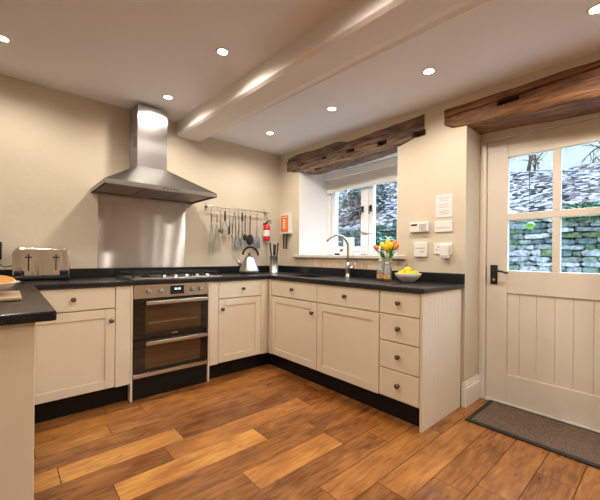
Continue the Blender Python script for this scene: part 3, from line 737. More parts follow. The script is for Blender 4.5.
def whisk(L):
    def f(mb, x):
        for k in range(4):
            a = PI*k/4+.2; c, s = math.cos(a), math.sin(a); z0_ = T-.13
            loop = []
            for i in range(17):
                q = i/16*2*PI; r = math.sin(q/2)*0
                u_ = math.sin(q)*.5; rad = .030*math.sin(min(PI, i/16*PI))*(1 if i <= 8 else 1)
            pts = [(0, 0)]+[(.030*math.sin(t_*PI*.5)**.8, -L*t_) for t_ in (.15, .35, .55, .75, .9)]+[(.018, -L*.98), (0, -L)]
            P = [(x+p*c, HY0+p*s, z0_+q) for p, q in pts]+[(x-p*c, HY0-p*s, z0_+q) for p, q in pts[-2::-1]]
            mb.tube(P, .0010, 5)
    return f
def steel_handle(l=.13, r=.006):
    return lambda mb, x: mb.tube([(x, HY0, T), (x, HY0, T-l)], r, 10)
def black_handle(l=.12, z=0, w=.010): return lambda mb, x: mb.tube([(x, HY0, T-z), (x, HY0, T-z-.02), (x, HY0, T-z-l+.02), (x, HY0, T-z-l)], w, 10, rs=[w*.7, w, w*1.05, w*.7])
utensil('whisk', -.965, 'large wire balloon whisk hanging leftmost on the wall rail', [('whisk_handle', steel_handle(.13), M_TOOL), ('wires', whisk(.36), M_TOOL)])
utensil('whisk', -.900, 'wire balloon whisk hanging second from left on the wall rail', [('whisk_handle', steel_handle(.13), M_TOOL), ('wires', whisk(.30), M_TOOL)])
def ladle_f(L, r):
    def f(mb, x):
        mb.tube([(x, HY0, T), (x, HY0, T-L)], .004, 8)
        mb.lathe([(0, -r*.6), (r*.6, -r*.45), (r*.9, -r*.1), (r, .01), (r*.95, .01), (r*.84, -r*.08), (r*.55, -r*.38), (0, -r*.52)], (x, HY0-.012, T-L), 20, Matrix.Rotation(.5, 4, 'X'))
    return f
utensil('ladle', -.858, 'steel ladle hanging right of the two whisks', [('ladle_bowl', ladle_f(.22, .036), M_TOOL)])
def masher(mb, x):
    for s in (-1, 1): mb.tube([(x, HY0, T-.10), (x+s*.028, HY0, T-.16), (x+s*.032, HY0, T-.25)], .003, 6)
    mb.box(x-.036, x+.036, HY0-.035, HY0+.028, T-.256, T-.252)
utensil('potato_masher', -.805, 'potato masher with black handle hanging right of the ladle', [('handle', black_handle(.11), M_BLACK), ('mashing_plate', masher, M_TOOL)])
def peeler(mb, x): mb.tube([(x, HY0, T), (x, HY0, T-.16)], .003, 6)
utensil('peeler', -.752, 'short steel tool with low black grip hanging right of the masher', [('shaft', peeler, M_TOOL), ('grip', black_handle(.10, .16, .011), M_BLACK)])
def tong(mb, x):
    for s in (-1, 1):
        mb.tube([(x, HY0, T), (x+s*.012, HY0-.004*s, T-.06), (x+s*.022, HY0-.004*s, T-.24)], .005, 8, rs=[.003, .006, .005])
        mb.sphere((x+s*.023, HY0-.004*s, T-.27), .012, (1, .5, 2.2), sub=2)
utensil('tongs', -.690, 'steel kitchen tongs hanging open near the middle of the rail', [('tong_arm', tong, M_TOOL)])
def slice_(w, l, L):
    def f(mb, x):
        mb.tube([(x, HY0, T-.0), (x, HY0, T-L)], .004, 8)
        z = T-L
        mb.prism([(x-w*.35, z), (x+w*.35, z), (x+w*.5, z-l), (x-w*.5, z-l)], HY0-.002, HY0+.002, 'y')
    return f
utensil('fish_slice', -.638, 'steel slotted turner with square blade hanging mid rail', [('blade', slice_(.085, .11, .28), M_TOOL)])
utensil('spatula', -.588, 'black handled turner hanging with steel blade behind the kettle', [('handle', black_handle(.10, .0, .010), M_BLACK), ('blade', slice_(.06, .08, .29), M_TOOL)])
def spoon(r, L, sx=1, sz=1.35):
    def f(mb, x):
        mb.tube([(x, HY0, T-.02), (x, HY0, T-L)], .006, 8, rs=[.008, .005])
        mb.sphere((x, HY0, T-L-r*.9), r, (sx, .28, sz), sub=3)
    return f
utensil('serving_spoon', -.548, 'black nylon slotted spoon hanging left of the black solid spoon', [('spoon_bowl', spoon(.030, .25), M_BLACK)])
utensil('serving_spoon', -.480, 'large black nylon spoon hanging above the right side of the kettle', [('spoon_bowl', spoon(.048, .26), M_BLACK)])
utensil('fish_slice', -.385, 'grey fan shaped turner hanging rightmost on the rail', [('blade', slice_(.105, .13, .27), M_TOOL)])

# ================================================================== FIRE EXTINGUISHER, BLANKET
fe = thing('fire_extinguisher', 'small red fire extinguisher on the wall under the rail end', 'fire extinguisher', (-.245, -.055, 1.30))
ex, ey = -.243, -.060
MB().lathe([(0, 1.303), (.034, 1.303), (.040, 1.312), (.041, 1.33), (.041, 1.46), (.036, 1.485), (.022, 1.503), (.012, 1.51), (0, 1.51)], (ex, ey, 0)).build('cylinder', M_RED, fe)
MB().lathe([(.0418, 1.36), (.0418, 1.43)], (ex, ey, 0)).build('white_label', M_PAPER, fe)
MB().lathe([(0, 1.508), (.013, 1.508), (.013, 1.53), (0, 1.53)], (ex, ey, 0)).tube([(ex, ey, 1.528), (ex+.02, ey-.01, 1.555), (ex+.055, ey-.02, 1.545)], .006).tube([(ex, ey, 1.52), (ex+.025, ey-.01, 1.528), (ex+.052, ey-.02, 1.515)], .005).box(ex-.012, ex+.012, ey, -.001, 1.50, 1.52).build('valve_handle', M_BLACK, fe)
fb = thing('fire_blanket_box', 'white box with orange fire blanket label on the wall left of the window', 'fire blanket', (-.03, -.17, 1.40))
MB().box(-.058, -.0005, -.255, -.085, 1.395, 1.635).build('box', M_PLASTIC, fb, bevel=.004)
MB().box(-.0595, -.058, -.243, -.097, 1.415, 1.618).build('orange_label', M_ORANGE, fb)
q = MB()
q.box(-.0605, -.0595, -.225, -.112, 1.592, 1.600)
for i in range(4): q.box(-.0605, -.0595, -.19, -.145, 1.46+i*.03, 1.478+i*.03)
q.build('label_print', M_PAPER, fb)
for s, y in ((1, -.125), (-1, -.185)):
    MB().prism([(y-.012, 1.40), (y+.012, 1.40), (y+.012+.008*s*-1, 1.21), (y-.008-.008*s, 1.215)], -.035, -.030, 'x').build('pull_tape', M_BLACK, fb)

# ================================================================== KETTLE, KNIVES, TOASTER
kt = thing('kettle', 'brushed steel cone kettle with black arched handle on the worktop corner', 'kettle', (-.645, -.27, .913))
kx, ky = -.622, -.27
MB().lathe([(0, .914), (.100, .914), (.100, .926), (.095, .930), (0, .930)], (kx, ky, 0)).build('power_base', M_BLACK, kt)
MB().lathe([(0, .931), (.103, .931), (.107, .940), (.103, .955), (.052, 1.085), (.043, 1.098), (0, 1.102)], (kx, ky, 0), 36).build('kettle_body', M_STEEL, kt)
MB().lathe([(0, 1.100), (.036, 1.100), (.030, 1.108), (.010, 1.112), (.010, 1.122), (.016, 1.128), (.012, 1.138), (0, 1.139)], (kx, ky, 0)).build('lid', M_BLACK, kt)
hdv = Vector((math.sin(YAW), -math.cos(YAW), 0))   # handle stands square on to the room
pts = [(kx+hdv.x*(.085*math.cos(a)+.012), ky+hdv.y*(.085*math.cos(a)+.012), 1.105+.098*math.sin(a)) for a in [PI*(.02+.94*k/16) for k in range(17)]]
MB().tube(pts, .009, 12, rs=[.012]*17).build('handle', M_BLACK, kt)
MB().tube([(kx-hdv.x*.085, ky-hdv.y*.085, 1.00), (kx-hdv.x*.115, ky-hdv.y*.115, 1.035), (kx-hdv.x*.135, ky-hdv.y*.135, 1.065)], .014, 12, rs=[.022, .015, .010]).build('spout', M_STEEL, kt)
kb = thing('knife_holder', 'round steel holder of black handled knives on the worktop in the corner', 'knife block', (-.268, -.245, .913))
nx, ny = -.262, -.235
MB().lathe([(0, .914), (.052, .914), (.052, .92), (.049, .922), (.049, 1.105), (.052, 1.108), (.052, 1.112), (0, 1.110)], (nx, ny, 0)).build('holder', M_STEEL, kb)
for i, (a, b, h_, tl) in enumerate(((-.028, .004, .15, -.02), (-.008, -.012, .135, .0), (.016, .010, .13, .01), (.030, -.008, .15, .015))):
    px, py = nx+hdv.x*a, ny+hdv.y*a+b
    k = thing('kitchen_knife', ['black handled knife at the left of the steel knife holder', 'short black handled knife at the front of the steel knife holder', 'black handled knife at the back of the steel knife holder', 'black handled knife at the right of the steel knife holder'][i], 'knife', (px, py, 1.08), 'knives in the steel holder')
    MB().box(px-.010, px+.010, py-.001, py+.001, 1.05, 1.13).build('blade', M_STEEL, k)
    MB().tube([(px, py, 1.112), (px+tl*.3, py, 1.15), (px+tl, py, 1.11+h_)], .009, 10, rs=[.008, .009, .011]).build('handle', M_BLACK, k)

ts = thing('toaster', 'four slot chrome toaster on the worktop left of the hob', 'toaster', (-2.40, -.22, .913))
ta, tb, tya, tyb = -2.572, -2.225, -.235, -.055
body = MB()
pf = [(ta+.012, .94), (ta+.004, .955), (ta+.004, 1.11), (ta+.014, 1.140), (ta+.035, 1.155), (tb-.035, 1.155), (tb-.014, 1.140), (tb-.004, 1.11), (tb-.004, .955), (tb-.012, .94)]
body.prism(pf, tya, tyb, 'y'); tbd = body.build('body', M_TOAST, ts, bevel=.012, seg=3)
MB().box(ta, tb, tya-.003, tyb+.003, .920, .942).build('base', M_BLACK, ts, bevel=.005)
for x in (ta+.03, tb-.03):
    for y in (tya+.02, tyb-.02): MB().cyl((x, y, .9132), .012, .009).build('foot', M_BLACK, ts)
for y in (tya+.045, tya+.135):
    MB().box(ta+.05, (ta+tb)/2-.012, y-.011, y+.011, 1.1545, 1.1565).build('slot', M_BLACK, ts)
    MB().box((ta+tb)/2+.012, tb-.05, y-.011, y+.011, 1.1545, 1.1565).build('slot', M_BLACK, ts)
for x in (ta+.093, tb-.093):
    MB().box(x-.004, x+.004, tya-.0015, tya+.002, .985, 1.105).build('lever_slot', M_BLACK, ts)
    MB().box(x-.020, x+.020, tya-.022, tya-.001, 1.078, 1.088).build('lever', M_BLACK, ts, bevel=.002)
for x in (ta+.042, tb-.042):
    MB().box(x-.028, x+.028, tya-.003, tya+.001, .952, .984).build('control_pad', M_BLACK, ts, bevel=.0015)
    MB().lathe([(0, 0), (.013, 0), (.012, .014), (0, .015)], (x, tya-.003, .968), 18, Matrix.Rotation(PI/2, 4, 'X')).build('dial', M_BLACK, ts)
tag(MB().box(-2.70, -2.625, -.012, -.0005, 1.08, 1.21).box(-2.672, -2.628, -.05, -.012, 1.10, 1.19).build('power_socket', M_BLACK, bevel=.003), 'black socket with plug on the wall at the left edge', 'socket')
MB().tube([(-2.652, -.045, 1.085), (-2.648, -.06, 1.06), (-2.63, -.07, 1.02), (-2.61, -.09, 1.01), (-2.588, -.12, 1.015), (-2.568, -.14, 1.02)], .0035, 8).build('power_cord', M_BLACK, ts)

# ================================================================== FRUIT PLATE ON BOARD (peninsula)
bd = MB(); bd.box(-2.86, -2.548, -1.52, -1.20, .914, .928); tag(bd.build('chopping_board', M_WOODB, bevel=.004), 'pale wooden board on the black peninsula worktop under the fruit bowl', 'board')
px, py = -2.700, -1.34
bw = MB(); bw.lathe([(0, .931), (.055, .931), (.060, .936), (.110, .955), (.150, .980), (.153, .983), (.149, .984), (.108, .962), (.055, .944), (0, .942)], (px, py, 0), 40)
tag(bw.build('fruit_bowl', M_PORC), 'shallow white bowl of sliced citrus standing on the wooden board', 'bowl')
sl_i = 0
for i, (dx, dy, rz, m, lb) in enumerate(((.085, -.01, .4, M_CITR, 'orange slice at the right of the shallow white bowl'), (-.02, .045, 1.3, M_GRAPE, 'red grapefruit slice leaning at the back of the shallow bowl'), (.03, -.075, 2.2, M_CITR, 'orange slice at the front of the shallow white bowl'), (-.055, -.01, 2.9, M_GRAPE, 'red grapefruit slice at the left of the shallow bowl'), (.045, .075, .9, M_CITR, 'orange slice standing at the back right of the bowl'))):
    t = thing('citrus_slice', lb, 'fruit', (px+dx, py+dy, .955), 'citrus slices in the bowl')
    mx_ = Matrix.Rotation(rz, 4, 'Z') @ Matrix.Rotation(.35, 4, 'X')
    MB().lathe([(0, -.006), (.047, -.006), (.050, 0), (.047, .006), (0, .006)], (px+dx, py+dy, .990), 24, mx_).build('peel', M_PITH, t)
    MB().lathe([(0, -.0075), (.042, -.0068), (.042, .0068), (0, .0075)], (px+dx, py+dy, .990), 24, mx_).build('flesh', m, t)

# ================================================================== FLOWERS, BOTTLES, LEMONS
def bottle(x, y, label, h=.17, r=.026):
    t = thing('glass_bottle', label, 'bottle', (x, y, .913), 'small labelled bottles by the vase')
    w2 = .0022
    MB().lathe([(0, .914), (r, .914), (r, .914+h*.55), (r*.75, .914+h*.68), (r*.42, .914+h*.78), (r*.42, .914+h*.95), (r*.42-w2, .914+h*.95), (r*.42-w2, .914+h*.78), (r*.75-w2, .914+h*.68), (r-w2, .914+h*.55), (r-w2, .918), (0, .918)], (x, y, 0), 24).build('glass_body', M_VGLASS, t)
    MB().lathe([(r+.0008, .932), (r+.0008, .968)], (x, y, 0), 20).build('orange_label', mat('printed_orange_label', (.75, .38, .12), .5, var=.5, scale=50), t)
    MB().lathe([(0, .914+h*.93), (r*.5, .914+h*.93), (r*.5, .914+h*1.02), (0, .914+h*1.02)], (x, y, 0), 16).build('cap', M_PLASTIC, t)
bottle(-.262, -1.706, 'small glass bottle with orange label, left of the tulip vase')
bottle(-.300, -1.800, 'small glass bottle with orange label, in front of the tulip vase', h=.15)
vx, vy = -.190, -1.725
vs = MB(); vs.lathe([(0, .914), (.036, .914), (.040, .92), (.041, 1.095), (.043, 1.10), (.040, 1.10), (.038, 1.09), (.037, .925), (0, .922)], (vx, vy, 0), 32)
vs = vs.build('flower_vase', M_VGLASS); tag(vs, 'clear glass vase of tulips standing on the worktop below the sill', 'vase')
tl = [(-.09, .005, 1.185, 1, 'orange tulip drooping at the far left of the vase'), (-.035, .02, 1.205, 0, 'yellow tulip left of centre in the vase'), (-.02, -.03, 1.185, 0, 'low yellow tulip facing out at front left of the vase'),
      (.012, .03, 1.235, 0, 'tallest yellow tulip at the back of the vase'), (.020, -.025, 1.20, 0, 'yellow tulip at the front middle of the vase'), (.058, .0, 1.225, 1, 'large orange tulip at the right of the vase'),
      (.068, -.02, 1.195, 1, 'lower orange tulip at the right edge of the vase'), (.005, .0, 1.165, 0, 'small yellow tulip low in the centre of the vase')]
for i, (a, b, z, k, lb) in enumerate(tl):
    hx, hy = vx+hdv.x*a+fw.x*b, vy+hdv.y*a+fw.y*b
    t = thing('tulip', lb, 'flower', (vx, vy, .93), 'tulips in the glass vase')
    ang = math.atan2(hy-vy, hx-vx); tilt = min(1.0, math.hypot(hx-vx, hy-vy)*9)
    R_ = Matrix.Rotation(ang, 4, 'Z') @ Matrix.Rotation(tilt, 4, 'Y')
    pm = MB()
    for kk in range(6):
        a6 = 2*PI*kk/6; rr = .011 if kk % 2 else .013
        m_ = R_ @ Matrix.Rotation(a6, 4, 'Z') @ Matrix.Translation((rr, 0, .004)) @ Matrix.Rotation(-.12, 4, 'Y')
        q6 = bmesh.ops.create_icosphere(pm.bm, subdivisions=2, radius=.017)['verts']
        m6 = Matrix.Translation((hx, hy, z)) @ m_ @ Matrix.Diagonal((.45, .85, 1.6, 1))
        for v in q6: v.co = m6 @ v.co
        for f in {f for v in q6 for f in v.link_faces}: f.smooth = True
    pm.build('petals', M_TULO if k else M_TULY, t)
    MB().tube([(vx+(hx-vx)*-.15, vy+(hy-vy)*-.15, .93), (vx+(hx-vx)*.3, vy+(hy-vy)*.3, 1.09), (vx+(hx-vx)*.85, vy+(hy-vy)*.85, z-.04), (hx, hy, z-.018)], .003, 6).build('stem', M_LEAF, t)
    lf = MB(); a8 = ang+.8; L_ = .10+.02*(i % 3)
    p0 = Vector((vx+.02*math.cos(a8), vy+.02*math.sin(a8), 1.07)); dd = Vector((math.cos(a8)*.42, math.sin(a8)*.42, .9)).normalized(); sd = Vector((-math.sin(a8), math.cos(a8), 0))
    V = []
    for s in range(7):
        w_ = .012*math.sin(PI*(s+.4)/7.2); c = p0+dd*(L_*s/6)+Vector((math.cos(a8), math.sin(a8), 0))*(.03*(s/6)**2)
        V.append((lf.bm.verts.new(c-sd*w_), lf.bm.verts.new(c+Vector((math.cos(a8), math.sin(a8), 0))*-.003), lf.bm.verts.new(c+sd*w_)))
    for a_, b_ in zip(V[:-1], V[1:]):
        for j in (0, 1): lf.bm.faces.new((a_[j], a_[j+1], b_[j+1], b_[j])).smooth = True
    lo = lf.build('leaf', M_LEAF, t); so = lo.modifiers.new('s', 'SOLIDIFY'); so.thickness = .001
lx, ly = -.215, -1.935
bw = MB(); bw.lathe([(0, .914), (.045, .914), (.050, .920), (.088, .950), (.104, .982), (.101, .983), (.085, .954), (.045, .926), (0, .924)], (lx, ly, 0), 36)
tag(bw.build('fruit_bowl', M_PORC), 'pale grey bowl of lemons and limes on the worktop beside the vase', 'bowl')
for i, (a, b, z, g, lb) in enumerate(((-.055, .0, .975, 0, 'lemon at the left of the grey bowl'), (-.012, -.045, .978, 0, 'lemon at the front left of the grey bowl'), (.0, .015, 1.005, 0, 'lemon on top of the pile in the grey bowl'), (.038, -.035, .976, 1, 'green lime at the front of the grey bowl'), (.062, .012, .976, 0, 'lemon at the right of the grey bowl'), (-.02, .05, .980, 0, 'lemon at the back of the grey bowl'), (.028, .048, .978, 1, 'green lime at the back of the grey bowl'))):
    cx_, cy_ = lx+hdv.x*a+fw.x*b, ly+hdv.y*a+fw.y*b
    R_ = Matrix.Rotation(i*1.3, 4, 'Z') @ Matrix.Rotation(.3, 4, 'Y')
    f = MB(); f.sphere((cx_, cy_, z), .027, (1.22, 1, 1), R_, 3); tip = R_ @ Vector((.032, 0, 0)); f.sphere((cx_+tip.x, cy_+tip.y, z+tip.z), .007, (1, 1, 1), None, 2)
    tag(f.build('lime' if g else 'lemon', M_LIME if g else M_LEMON), lb, 'fruit', 'citrus in the grey bowl')

# ================================================================== SILL ORNAMENTS
cd = thing('greeting_card', 'plain white folded card standing on the sill behind the tap', 'card', (.20, -.99, 1.138))
MB().box(.20, .203, -1.035, -.895, 1.139, 1.335).build('front_leaf', M_PAPER, cd)
MB().hexa([(.203, -1.035, 1.139), (.203, -1.032, 1.139), (.26, -1.00, 1.139), (.26, -1.003, 1.139)], [(.203, -1.035, 1.335), (.203, -1.032, 1.335), (.26, -1.00, 1.335), (.26, -1.003, 1.335)]).build('back_leaf', M_PAPER, cd)
bd = thing('bird_ornament', 'carved wooden bird on a thin stand on the window sill', 'ornament', (.19, -1.20, 1.138))
bx_, by_ = .19, -1.195
MB().box(bx_-.022, bx_+.022, by_-.03, by_+.03, 1.1385, 1.155).build('stand', M_WOODB, bd, bevel=.002)
MB().tube([(bx_, by_, 1.155), (bx_, by_, 1.352)], .003, 8).build('rod', M_STEEL, bd)
bb = MB(); bb.sphere((bx_, by_, 1.365), .022, (.8, 1.9, .75), Matrix.Rotation(.15, 4, 'X'), 3); bb.sphere((bx_, by_+.040, 1.381), .013, (1, 1, 1), None, 2)
bb.tube([(bx_, by_+.050, 1.381), (bx_, by_+.078, 1.374)], .004, 8, rs=[.005, .001]); bb.prism([(by_-.03, 1.36), (by_-.03, 1.372), (by_-.085, 1.362), (by_-.085, 1.356)], bx_-.008, bx_+.008, 'x')
bb.build('bird', mat('grey_driftwood', (.34, .27, .22), .7, var=.3, scale=40), bd)
cs = thing('candle_stick', 'thin metal stick holder at the left end of the window sill', 'ornament', (.20, -.72, 1.138))
MB().lathe([(0, 1.1385), (.022, 1.1385), (.020, 1.150), (.004, 1.155), (.003, 1.34), (.006, 1.345), (0, 1.375)], (.20, -.715, 0), 16).build('stick', M_STEEL, cs)
tag(MB().box(.20, .235, -.815, -.765, 1.1385, 1.160).build('matchbox', M_BLACK, bevel=.003), 'small dark box on the sill beside the thin stick holder', 'box')

# ================================================================== WALL FITTINGS ON THE PIER
nt_ = thing('paper_notice', 'white printed notice fixed to the cream pier above the switches', 'notice', (-.002, -2.118, 1.44))
MB().box(-.003, -.0005, -2.184, -2.053, 1.444, 1.625).build('sheet', M_PAPER, nt_)
ln = MB()
for i in range(11):
    if i in (3, 7): continue
    ln.box(-.0036, -.003, -2.172+.012*(i % 3), -2.066-.006*((i*7) % 4), 1.600-i*.0132, 1.604-i*.0132)
ln.build('printed_lines', M_GREYT, nt_)
ak = thing('alarm_keypad', 'white alarm keypad with dark display on the pier, left of the switches', 'keypad', (-.01, -1.918, 1.33))
MB().box(-.028, -.0005, -2.000, -1.836, 1.336, 1.417).build('case', M_PLASTIC, ak, bevel=.004)
MB().box(-.0295, -.028, -1.905, -1.850, 1.388, 1.402).build('display', M_BLACK, ak)
kk = MB()
for i in range(4):
    for j in range(3): kk.box(-.031, -.028, -1.985+i*.016, -1.974+i*.016, 1.350+j*.019, 1.362+j*.019)
kk.build('keys', M_GREYT, ak)
th = thing('heating_controller', 'square white controller on the pier below the alarm keypad', 'thermostat', (-.01, -1.93, 1.125))
MB().box(-.020, -.0005, -1.988, -1.873, 1.128, 1.250).build('case', M_PLASTIC, th, bevel=.004)
MB().box(-.0215, -.020, -1.960, -1.930, 1.168, 1.176).build('display', M_GREYT, th)
MB().box(-.0225, -.020, -1.978, -1.883, 1.200, 1.204).build('flap_line', M_GREYT, th)
sw = thing('light_switch', 'white double gang light switch with three rockers on the pier', 'switch', (-.01, -2.118, 1.325))
MB().box(-.010, -.0005, -2.190, -2.047, 1.327, 1.415).build('plate', M_PLASTIC, sw, bevel=.003)
for y in (-2.158, -2.118, -2.078): MB().box(-.014, -.010, y-.009, y+.009, 1.360, 1.384).build('rocker', M_PLASTIC, sw, bevel=.002)
so_ = thing('double_socket', 'white double wall socket on the pier below the light switch', 'socket', (-.01, -2.118, 1.14))
MB().box(-.010, -.0005, -2.190, -2.042, 1.150, 1.240).build('plate', M_PLASTIC, so_, bevel=.003)
hs = MB()
for dy, dz, a, b in ((0, .022, .003, .006), (-.014, 0, .005, .003), (.014, 0, .005, .003)): hs.box(-.0108, -.0098, -2.082+dy-a, -2.082+dy+a, 1.185+dz-b, 1.185+dz+b)
hs.build('socket_hole', M_BLACK, so_)
pg = thing('plug_in_device', 'white plug in device with grey vents fitted in the wall socket', 'plug', (-.035, -2.148, 1.11))
MB().box(-.062, -.0102, -2.180, -2.115, 1.118, 1.226).build('case', M_PLASTIC, pg, bevel=.008, seg=3)
v_ = MB()
for i in range(4): v_.box(-.0632, -.062, -2.172+i*.013, -2.164+i*.013, 1.130, 1.142)
v_.build('vent', M_GREYT, pg)

# ================================================================== DOWNLIGHTS
def downlight(x, y, z, label, proto=None):
    if proto: return copy_thing(proto, (x, y, z), label)
    t = thing('downlight', label, 'ceiling light', (x, y, z), 'recessed ceiling downlights')
    MB().lathe([(.030, 0), (.044, 0), (.043, -.004), (.034, -.006), (.030, -.003), (.030, 0)], (x, y, z), 28).build('bezel', M_TRIM, t)
    MB().lathe([(0, -.0005), (.030, -.0005), (.030, -.003), (0, -.003)], (x, y, z), 24).build('lamp', M_LAMP, t)
    return t
DL = [(-1.548, -1.366, CH, 'ceiling downlight left of the bulkhead, nearest to the room centre'), (-1.585, -.486, CH, 'ceiling downlight just right of the hood chimney'), (-2.629, -.565, CH, 'ceiling downlight at the left edge above the peninsula'),
      (-.573, -.561, zr(-.561), 'ceiling downlight nearest the inner corner of the kitchen'), (-.545, -1.405, zr(-1.405), 'ceiling downlight in front of the middle of the window beam'), (-.509, -2.248, zr(-2.248), 'ceiling downlight in front of the pier between window and door'), (-.452, -3.08, zr(-3.08), 'ceiling downlight at the top right above the door'),
      (-2.55, -2.2, CH, 'added unseen ceiling downlight over the end of the peninsula'), (-3.7, -1.4, CH, 'added unseen ceiling downlight left of the peninsula'), (-1.6, -2.4, CH, 'added unseen ceiling downlight above the open floor'), (-2.9, -4.2, CH, 'added unseen ceiling downlight behind the camera'), (-.46, -3.92, zr(-3.92), 'ceiling downlight just past the door'), (-.46, -4.76, zr(-4.76), 'ceiling downlight well past the door'), (-.46, -5.6, zr(-5.6), 'ceiling downlight farthest past the door'), (-3.9, -3.4, CH, 'added unseen ceiling downlight by the left wall')]  # those on the left ceiling here are unseen, added to fill the room
sd_ = bpy.data.lights.new('downlight_beam', 'SPOT'); sd_.energy = SPOT_POWER; sd_.color = SPOT_COLOUR; sd_.spot_size = math.radians(166); sd_.spot_blend = .6; sd_.shadow_soft_size = .03
p = None
for x, y, z, lb in DL:
    t = downlight(x, y, z, lb, p)
    if p is None: p = t
for t in [o for o in bpy.data.objects if o.name.startswith('downlight') and o.parent is None and o.type == 'EMPTY']:
    l = bpy.data.objects.new('lamp_beam', sd_); COL.objects.link(l); l.parent = t; l.location = (0, 0, -.02)

# ================================================================== OUTSIDE
yd = struct(MB().box(.55, 3.2, -9, 9, -.25, -.05).build('ground', M_YARD))
# dry stone wall, each stone shaped and tinted
def stone_wall():
    mb = MB(); bm = mb.bm; lay = bm.loops.layers.float_color.new('tint'); rnd = random.Random(3)
    z = -.05
    cols = [(.19, .21, .20), (.30, .30, .29), (.10, .135, .125), (.21, .235, .20), (.44, .42, .41), (.10, .14, .08), (.16, .20, .15), (.13, .155, .165), (.13, .17, .08), (.36, .34, .34)]
    while z < 1.72:
        h = rnd.uniform(.04, .095); y = -4.4
        while y < 3.2:
            l = rnd.uniform(.09, .34); d = rnd.uniform(-.03, .03); c = rnd.choice(cols)
            n0 = len(bm.faces)
            q = bmesh.ops.create_cube(bm, size=1)['verts']
            es = list({e for v in q for e in v.link_edges})
            bmesh.ops.subdivide_edges(bm, edges=es, cuts=2, use_grid_fill=True)
            bm.verts.ensure_lookup_table(); bm.faces.ensure_lookup_table()
            bm.faces.index_update(); fs = bm.faces[n0:]
            vs_ = {v for f in fs for v in f.verts}
            tilt = rnd.uniform(-.06, .06)
            for v in vs_:
                p = v.co.copy(); k = 1-.13*(abs(p.y*2)**4*abs(p.z*2)**4)
                p = Vector((p.x*.30, p.y*(l-.008)*k, p.z*(h-.006)*k))
                p.z += tilt*p.y
                nn = noise.noise_vector(Vector((p.x*14+y*3, p.y*10+z*7, p.z*18)))*.022
                v.co = Vector((3.05+d, y+l/2, z+h/2))+p+nn
            for f in fs:
                f.tag = True; f.smooth = True
                for lp in f.loops: lp[lay] = (c[0]*1.3, c[1]*1.3, c[2]*1.35, 1)
            y += l
        z += h
    n1 = len(bm.faces); mb.box(3.02, 3.20, -4.4, 3.3, -.06, 1.70)
    for f in bm.faces:
        if not f.tag:
            for lp in f.loops: lp[lay] = (.05, .055, .05, 1)
    o = mb.build('dry_stone_wall', M_STONE); tag(o, 'grey green dry stone wall seen outside through the door panes', 'stone wall'); return o
stone_wall()
# hillside with leaf litter
hm = MB(); NX, NY = 50, 70; g = []
for i in range(NX+1):
    row = []
    for j in range(NY+1):
        x = 3.25+i*.22; y = -9+j*.33
        z = 1.62+(x-3.25)*.385-max(0, x-8.2)*.40+.12*noise.noise(Vector((x*.9, y*.9, 0)))+max(0, y+1)*.10*min(1, (x-3.25)/3)
        if i == 0: z = 1.50
        row.append(hm.bm.verts.new((x, y, z)))
    g.append(row)
for i in range(NX):
    for j in range(NY): hm.bm.faces.new((g[i][j], g[i+1][j], g[i+1][j+1], g[i][j+1])).smooth = True
struct(hm.build('ground', M_HILL, origin=(8, 0, 0))).name = 'hillside'
# shrubs: crowns of small leaves
def shrub(name, c, R, n, cols, label, rnd, group=None, lsz=.05):
    t = thing(name, label, 'shrub', (c[0], c[1], c[2]-R[2]), group)
    mb = MB(); bm = mb.bm; lay = bm.loops.layers.float_color.new('tint')
    for k in range(n):
        d = Vector((rnd.gauss(0, 1), rnd.gauss(0, 1), rnd.gauss(0, 1))).normalized()*(rnd.random()**.4)
        p = Vector((c[0]+d.x*R[0], c[1]+d.y*R[1], c[2]+d.z*R[2]))
        a = Vector((rnd.gauss(0, 1), rnd.gauss(0, 1), rnd.gauss(0, .5))).normalized(); b = a.cross(Vector((rnd.gauss(0, 1), rnd.gauss(0, 1), rnd.gauss(0, 1)))).normalized()
        s = lsz*rnd.uniform(.6, 1.3); col = rnd.choice(cols)
        vs_ = [bm.verts.new(q) for q in (p-a*s, p-b*s*.45, p+a*s, p+b*s*.45)]
        f = bm.faces.new(vs_)
        for lp in f.loops: lp[lay] = (*col, 1)
    mb.build('leaves', M_FOLIAGE, t)
    sm = MB()
    for k in range(7):
        a = 2*PI*k/7; sm.tube([(c[0], c[1], c[2]-R[2]), (c[0]+R[0]*.35*math.cos(a), c[1]+R[1]*.35*math.sin(a), c[2]-R[2]*.2), (c[0]+R[0]*.7*math.cos(a), c[1]+R[1]*.7*math.sin(a), c[2]+R[2]*.5)], .012, 6, rs=[.02, .012, .005])
    sm.build('branches', M_OAKD, t)
rnd = random.Random(5)
GR = [(.035, .10, .055), (.02, .07, .045), (.06, .14, .075), (.09, .17, .12), (.015, .045, .035), (.22, .24, .22)]
shrub('garden_shrub', (2.28, .10, .75), (.42, .50, .80), 2600, GR, 'dark green shrub outside the right window pane', rnd, 'shrubs outside the window')
shrub('garden_shrub', (2.25, 1.30, .70), (.42, .55, .72), 2600, GR, 'green shrub outside the left window pane', rnd, 'shrubs outside the window')
shrub('climbing_ivy', (2.76, -2.62, 1.70), (.10, .30, .12), 900, [(.05, .13, .05), (.03, .09, .04), (.10, .17, .08)], 'green ivy spilling over the top of the stone wall', rnd, lsz=.04)
for i, (x, y, z) in enumerate(((6.0, 3.2, 3.3), (5.2, 4.6, 3.0), (6.8, 5.6, 3.8), (4.6, 2.2, 2.5))):
    shrub('hillside_bush', (x, y, z+.2), (.6, .7, .45), 700, [(.07, .09, .07), (.14, .12, .12), (.04, .07, .05), (.2, .18, .18)], ['pale bush on the slope behind the left window pane', 'far pale bush high on the slope beyond the window', 'farthest bush near the crest beyond the window', 'lowest bush on the slope just above the stone wall'][i], rnd, 'bushes on the slope', .07)
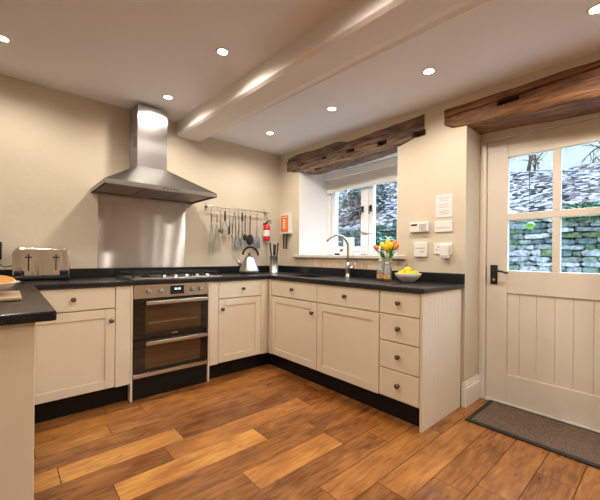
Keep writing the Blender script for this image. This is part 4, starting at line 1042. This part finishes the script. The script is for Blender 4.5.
# bare trees on the crest
def bare_tree(x, y, z, H, label, seed):
    r = random.Random(seed); mb = MB()
    def br(p, d, L, rad, lv):
        pts = [p]; q = p.copy(); dd = d.copy()
        for k in range(4):
            dd = (dd+Vector((r.gauss(0, .16), r.gauss(0, .16), r.gauss(0, .10)-.02*lv))).normalized(); q = q+dd*(L/4); pts.append(q.copy())
        mb.tube(pts, rad, 5 if lv else 8, rs=[rad*(1-.16*k) for k in range(5)])
        if lv < 4:
            for k in range(4 if lv < 2 else 3):
                i = r.randint(1, 4); nd = (dd+Vector((r.gauss(0, .6), r.gauss(0, .7), r.gauss(.05, .4)))).normalized()
                br(pts[i], nd, L*r.uniform(.55, .8), rad*.5, lv+1)
    br(Vector((x, y, z)), Vector((0, 0, 1)), H*.42, .09, 0)
    tag(mb.build('bare_tree', M_OAKD), label, 'tree', 'bare trees on the crest')
bare_tree(9.0, -.5, 3.0, 3.6, 'bare tree on the crest seen in the upper left door pane', 1)
bare_tree(9.3, -2.6, 3.0, 3.6, 'bare tree on the crest seen in the upper right door pane', 2)
bare_tree(9.4, 1.2, 3.1, 3.8, 'bare tree on the crest left of the door view', 4)
# green ball hanging outside the door
gb = thing('hanging_ball', 'bright green ball hanging on a cord outside the lower left door pane', 'ball', (.62, -2.56, 1.33))
MB().sphere((.62, -2.548, 1.392), .033, (1, 1, .95)).build('ball', mat('lime_green_rubber', (.13, .27, .02), .5, var=.1), gb)
MB().tube([(.62, -2.548, 1.42), (.60, -2.548, 1.50), (.556, -2.548, 2.0), (.554, -2.548, 2.14)], .0022, 6).build('cord', M_BLACK, gb)
MB().box(.5505, .562, -2.556, -2.540, 2.128, 2.16).build('hook_plate', M_IRON, gb)

# everything that stands on the worktop
for o in bpy.data.objects:
    if o.parent is None and o.name.split('.')[0] in ('swan_neck_tap', 'gas_hob', 'kettle', 'knife_holder', 'kitchen_knife', 'toaster', 'chopping_board', 'fruit_bowl', 'citrus_slice', 'glass_bottle', 'flower_vase', 'tulip', 'lemon', 'lime'): o.location.z += .015
for o in bpy.data.objects:
    if '_loc' in o: del o['_loc']
